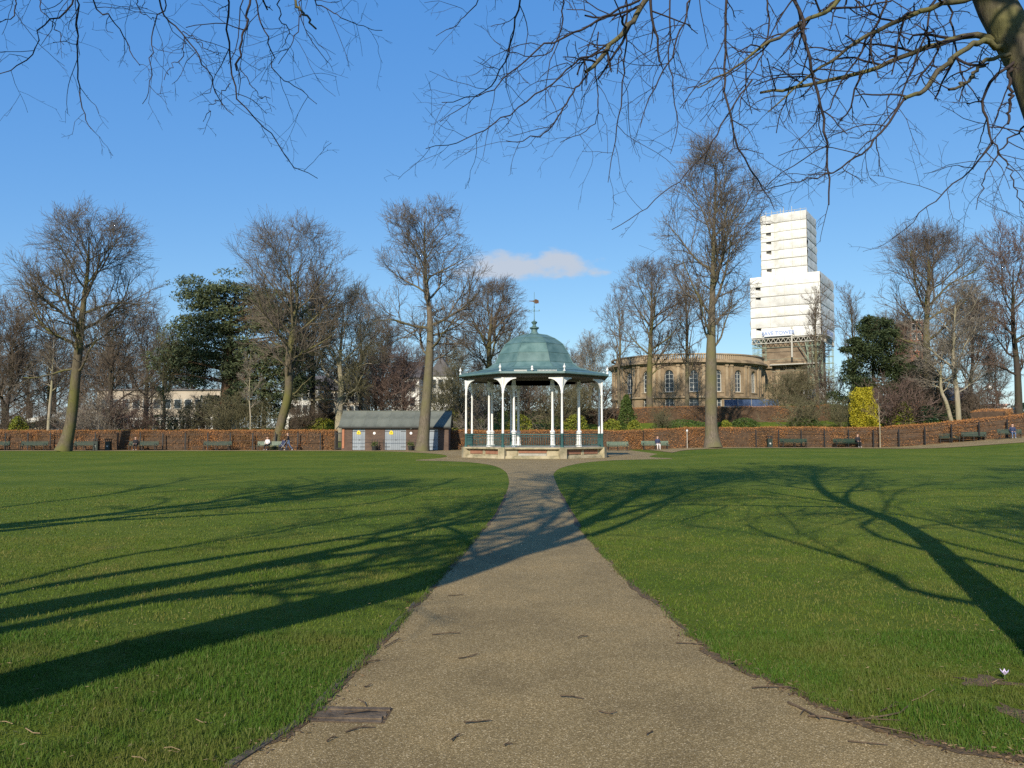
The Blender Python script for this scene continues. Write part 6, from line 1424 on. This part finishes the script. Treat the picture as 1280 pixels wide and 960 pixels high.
near_tree(403, [(-9.6, -2.6, -.05, .34), (-8.6, -1.6, 1.6, .28), (-7.6, -0.6, 2.9, .25), (-6.7, 0.1, 3.9, .22), (-5.6, 0.6, 6.5, .12), (-5.2, 1.0, 9, .03)], 0.7, bell(2.0, 2.6, 1.4, .3),
          [limb_over([(-60, 778, 3.9), (200, 730, 5), (400, 698, 6), (600, 668, 7.2), (700, 638, 8.6), (760, 606, 11)], .21, .06, 10, 7), limb_over([(-60, 800, 3.7), (200, 748, 4.8), (420, 716, 5.8), (570, 690, 6.6)], .18, .05, 9, 7), limb_over([(-60, 756, 4.2), (180, 712, 5.4), (400, 678, 6.6), (560, 650, 7.8), (640, 622, 9.5)], .16, .05, 9, 7),
           limb_over([(-40, 742, 4.6), (160, 694, 5.8), (330, 668, 7), (470, 640, 8.6)], .08, .025, 8, 7)],
          'leaning tree behind the camera at left seen only by its long shadows', hub=(-7.6, -0.6, 2.9), n=(8, 6, 6, 4))
near_tree(404, [(-14.6, 1.5, -.05, .40), (-13.4, 2.8, 2.6, .32), (-12.2, 4.0, 4.4, .27), (-11.6, 4.8, 6.5, .18), (-11.0, 6.0, 11, .04)], 0.6, bell(2.6, 3.6, 2.0, .35),
          [limb_over([(-40, 668, 4.8), (200, 642, 6.5), (350, 626, 8), (450, 604, 10.5)], .2, .06, 10, 7), limb_over([(-40, 660, 5), (250, 630, 7.5), (420, 600, 10.5)], .17, .05, 10, 7), limb_over([(-40, 640, 6.2), (150, 616, 8.5), (240, 598, 11)], .12, .03, 9, 7), limb_over([(60, 655, 5.8), (300, 642, 7.4), (480, 626, 9), (570, 598, 12)], .11, .03, 9, 7)],
          'tree further left of the camera casting the far left shadows', hub=(-12.2, 4.0, 4.4), n=(11, 7, 6, 5))
near_tree(405, [(15.5, 8.5, -.05, .40), (15.3, 8.7, 5, .3), (15.0, 9, 10, .2), (15, 9.4, 17, .03)], 0.35, bell(4.0, 5.2, 2.0, .35), [],
          'tree right of the camera casting the shadow at the right lawn edge', n=(15, 8, 7, 5))
near_tree(406, [(5.5, -5.2, -.05, .36), (5.0, -4.4, 2.5, .30), (4.2, -2.4, 4.2, .24), (4.6, -2.0, 7, .14), (5, -1.8, 10, .03)], 0.65, bell(2.6, 3.4, 1.8, .35),
          [limb_over([(1180, 748, 4.6), (1110, 716, 5.2), (1030, 690, 6.0), (960, 668, 6.9), (930, 655, 7.6)], .085, .025, 3, 4), limb_over([(1160, 650, 7.4), (1080, 640, 8.2), (1010, 628, 9.0), (940, 622, 10)], .06, .02, 8, 6), limb_over([(1100, 672, 6.6), (1105, 640, 8.2), (1130, 612, 10.5), (1200, 600, 12)], .08, .025, 9, 7), limb_over([(1150, 668, 6.8), (1230, 652, 8), (1300, 648, 9)], .06, .02, 8, 6)],
          'tree behind the camera at right whose limbs shade the right lawn', hub=(4.3, -2.3, 4.6), n=(9, 7, 6, 4))

# ------------------------------------------------------------------ small things on the ground
M['edging'] = mat_noise('edging', [(0.07, 0.055, 0.038), (0.15, 0.125, 0.09)], 5, 0.95, bump=0.6, bscale=30)
kb = empty('path_edging', (0, 0, 0)); tag(kb, 'worn concrete edging stones along the left side of the path', 'edging')
pts = [p for p in LE if 2.0 < p[1] < 8.2]; acc = 0; seg = [pts[0]]; rgk = random.Random(3)
for a, b_ in zip(pts[:-1], pts[1:]):
    acc += np.linalg.norm(b_ - a); seg.append(b_)
    if acc > 0.6:
        p0, p1 = Vector((*seg[0], 0)), Vector((*seg[-1], 0)); d = p1 - p0
        m_ = MB().box((0, 0, 0), (d.length - 0.012, 0.05, 0.10)); o = m_.build('edging_stone', M['edging'], kb)
        o.location = (p0 + p1) / 2 + Vector((-0.02, 0.005, -0.038 + rgk.uniform(-.012, .006))); o.rotation_euler = (rgk.uniform(-.1, .1), rgk.uniform(-.01, .01), math.atan2(d.y, d.x) + rgk.uniform(-.02, .02))
        seg = [seg[-1]]; acc = 0
M['old_wood'] = mat_noise('old_wood', [(0.055, 0.04, 0.026), (0.16, 0.12, 0.08)], 7, 0.9, bump=0.5, bscale=40)
g0, g1 = G(392, 894), G(484, 896)
dc = empty('drain_cover', ((g0.x + g1.x) / 2, (g0.y + g1.y) / 2, 0), math.atan2(g1.y - g0.y, g1.x - g0.x)); tag(dc, 'weathered brown drain cover flush with the path at its left edge', 'drain cover')
for i in range(5): MB().box((0.008 * ((i * 7) % 3 - 1), -0.095 + 0.046 * i, 0.003 + 0.003 * ((i * 5) % 3)), ((g1 - g0).length - 0.012 * ((i * 3) % 4), 0.040, 0.014), 0.012 * ((i * 5) % 3 - 1)).build('slat', M['old_wood'], dc)
MB().box((0, 0, 0.001), ((g1 - g0).length + 0.02, 0.25, 0.012)).build('recess', M['soil'], dc)
# fallen twigs
M['fallen'] = mat_noise('fallen', [(0.05, 0.034, 0.022), (0.12, 0.085, 0.055)], 8, 0.9)
M['straw'] = mat_noise('straw', [(0.16, 0.11, 0.06), (0.30, 0.22, 0.12)], 8, 0.9)
def stick(pxs, label, mat='fallen', r=0.005, seed=0, fork=True, group='fallen twigs'):
    rg = random.Random(seed); ps = [G(*p) for p in pxs]; c = ps[0].copy(); q = MB(); lst = [(p - c) for p in ps]; out = []
    for a, b_ in zip(lst[:-1], lst[1:]):
        out += [a, a.lerp(b_, .5) + Vector((rg.uniform(-.012, .012), rg.uniform(-.02, .02), 0))]
    out.append(lst[-1]); out = [p + Vector((0, 0, 0.008 + r + rg.uniform(0, .012))) for p in out]
    for i, (a, b_) in enumerate(zip(out[:-1], out[1:])): q.tube(a, b_, r * (1 - .5 * i / len(out)), r * (1 - .5 * (i + 1) / len(out)), 5)
    if fork and len(out) > 2: a = out[len(out) // 2]; d = (out[-1] - out[0]); q.tube(a, a + Vector((d.y * .25 + d.x * .2, -d.x * .15 + d.y * .3, .01)), r * .6, r * .3, 4)
    o = q.build('fallen_twig', M[mat]); o.location = (c.x, c.y, 0); tag(o, label, 'twig', group)
ST = [([(845, 806), (880, 808)], 'thin twig across the right path edge'), ([(940, 863), (985, 862), (1010, 870)], 'dark twig lying at the right path edge halfway down'), ([(985, 881), (1025, 903)], 'short dark stick pointing into the path at right'), ([(1010, 898), (1060, 905), (1110, 900), (1135, 888)], 'long forked twig along the right path edge'), ([(1100, 893), (1120, 880)], 'short upright twig by the long forked twig'),
      ([(430, 897), (470, 893)], 'thin twig lying on the drain cover'), ([(448, 878), (458, 885)], 'small dark twig just behind the drain cover'), ([(455, 862), (464, 858)], 'dark chip of bark near the drain cover'), ([(432, 918), (468, 912)], 'thin twig in front of the drain cover'), ([(408, 930), (420, 924)], 'small forked twig below the drain cover'), ([(573, 826), (598, 820)], 'straight twig on the left half of the path'), ([(580, 908), (614, 904)], 'straight twig in the middle foreground of the path'),
      ([(564, 930), (574, 920)], 'small twisted dark twig in the foreground path'), ([(700, 874), (730, 876)], 'thin twig right of the path centre'), ([(722, 800), (735, 797)], 'small dark twig in the middle of the path'), ([(748, 893), (770, 894)], 'faint twig in the path centre right'), ([(808, 922), (816, 918)], 'little dark lump of bark in the foreground path'), ([(1090, 912), (1140, 922), (1180, 930)], 'thin twig beside the grass edge at lower right'), ([(1060, 930), (1110, 935)], 'thin twig on the path near the lower right grass'),
      ([(480, 812), (500, 800)], 'twig beside the left edging stones'), ([(455, 832), (475, 828)], 'twig litter on the left path edge'), ([(630, 936), (640, 933)], 'tiny twig in the foreground path'), ([(540, 795), (575, 793)], 'faint twig across the left path'), ([(560, 747), (580, 745)], 'thin twig far up the left path edge')]
for i, (p, lab) in enumerate(ST): stick(p, lab, r=0.0045 if i not in (2, 3) else 0.007, seed=i)
for i, (p, lab) in enumerate([([(1140, 880), (1168, 865)], 'pale straw coloured stick in the grass right of the path'), ([(0, 905), (16, 908)], 'pale bark strip at the left photo edge in the grass'), ([(32, 915), (50, 922)], 'pale split twig in the left foreground grass'), ([(165, 950), (182, 957)], 'pale twig in the bottom left grass'), ([(245, 903), (258, 908)], 'short pale twig in the grass left of the path'), ([(205, 938), (225, 943)], 'brown twig in the bottom left grass'), ([(1185, 936), (1196, 936)], 'white chip of wood at the lower right grass edge'), ([(918, 830), (926, 828)], 'pale dead leaf on the right grass edge'), ([(1248, 853), (1240, 856)], 'pale stalk beside the crocus')]):
    stick(p, lab, 'straw', 0.0035, 50 + i, False, 'pale twigs in the grass')
# dead leaf litter along the grass edges
rgl = np.random.default_rng(77); c = []
for E_, off in ((LE, -1), (RE, 1)):
    for p in E_:
        if 2.2 < p[1] < 11:
            k = 7 if E_ is RE else 4
            q = np.array(p)[None] + rgl.normal(0, 0.055, (k, 2)); c.append(np.column_stack([q, np.full(k, 0.012)]))
c = np.concatenate(c); V, F = leaf_quads(rgl, c, np.full(len(c), 0.032), 0.8, 0.35)
M['litter'] = mat_island('litter', [(0.04, 0.025, 0.015), (0.10, 0.065, 0.035), (0.20, 0.14, 0.08), (0.06, 0.04, 0.025)], 0.9)
tag(add_obj('leaf_litter', fast_mesh('leaf_litter', V, F), M['litter']), 'brown leaf and twig litter along the grass edges of the path', 'litter', kind='stuff')
# dead blades and clover specks in the lawn
n = 2600; y = rgl.uniform(3.4, 12, n); x = rgl.uniform(-1, 1, n) * 0.66 * y; k = ~in_poly(x, y, poly); c = np.column_stack([x[k], y[k], np.full(k.sum(), 0.03)])
V, F = leaf_quads(rgl, c, np.full(len(c), 0.030), 0.85, 0.18)
M['dead'] = mat_island('dead', [(0.10, 0.07, 0.035), (0.24, 0.19, 0.10), (0.15, 0.11, 0.055)], 0.9)
tag(add_obj('dead_grass', fast_mesh('dead_grass', V, F), M['dead']), 'dry straw coloured bits scattered through the lawn', 'dead grass', kind='stuff')
g = G(1256, 850); cr = empty('crocus', (g.x, g.y, 0)); tag(cr, 'single pale lilac crocus flower in the bare soil patch', 'flower')
M['lilac'] = mat_plain('lilac', (0.60, 0.52, 0.72), 0.6); M['stem_green'] = mat_plain('stem_green', (0.08, 0.14, 0.03), 0.6)
MB().tube((0, 0, 0), (0, 0, 0.035), 0.004, n=6).build('stem', M['stem_green'], cr)
for i in range(6):
    a = i * math.pi / 3; q = MB(); ca, sa = math.cos(a), math.sin(a)
    q.add([(0, 0, .03), (ca * .018 - sa * .010, sa * .018 + ca * .010, .05), (ca * .03, sa * .03, .068), (ca * .018 + sa * .010, sa * .018 - ca * .010, .05), (ca * .012, sa * .012, .046)], [(0, 1, 4), (1, 2, 4), (2, 3, 4), (3, 0, 4)])
    q.build('petal', M['lilac'], cr)
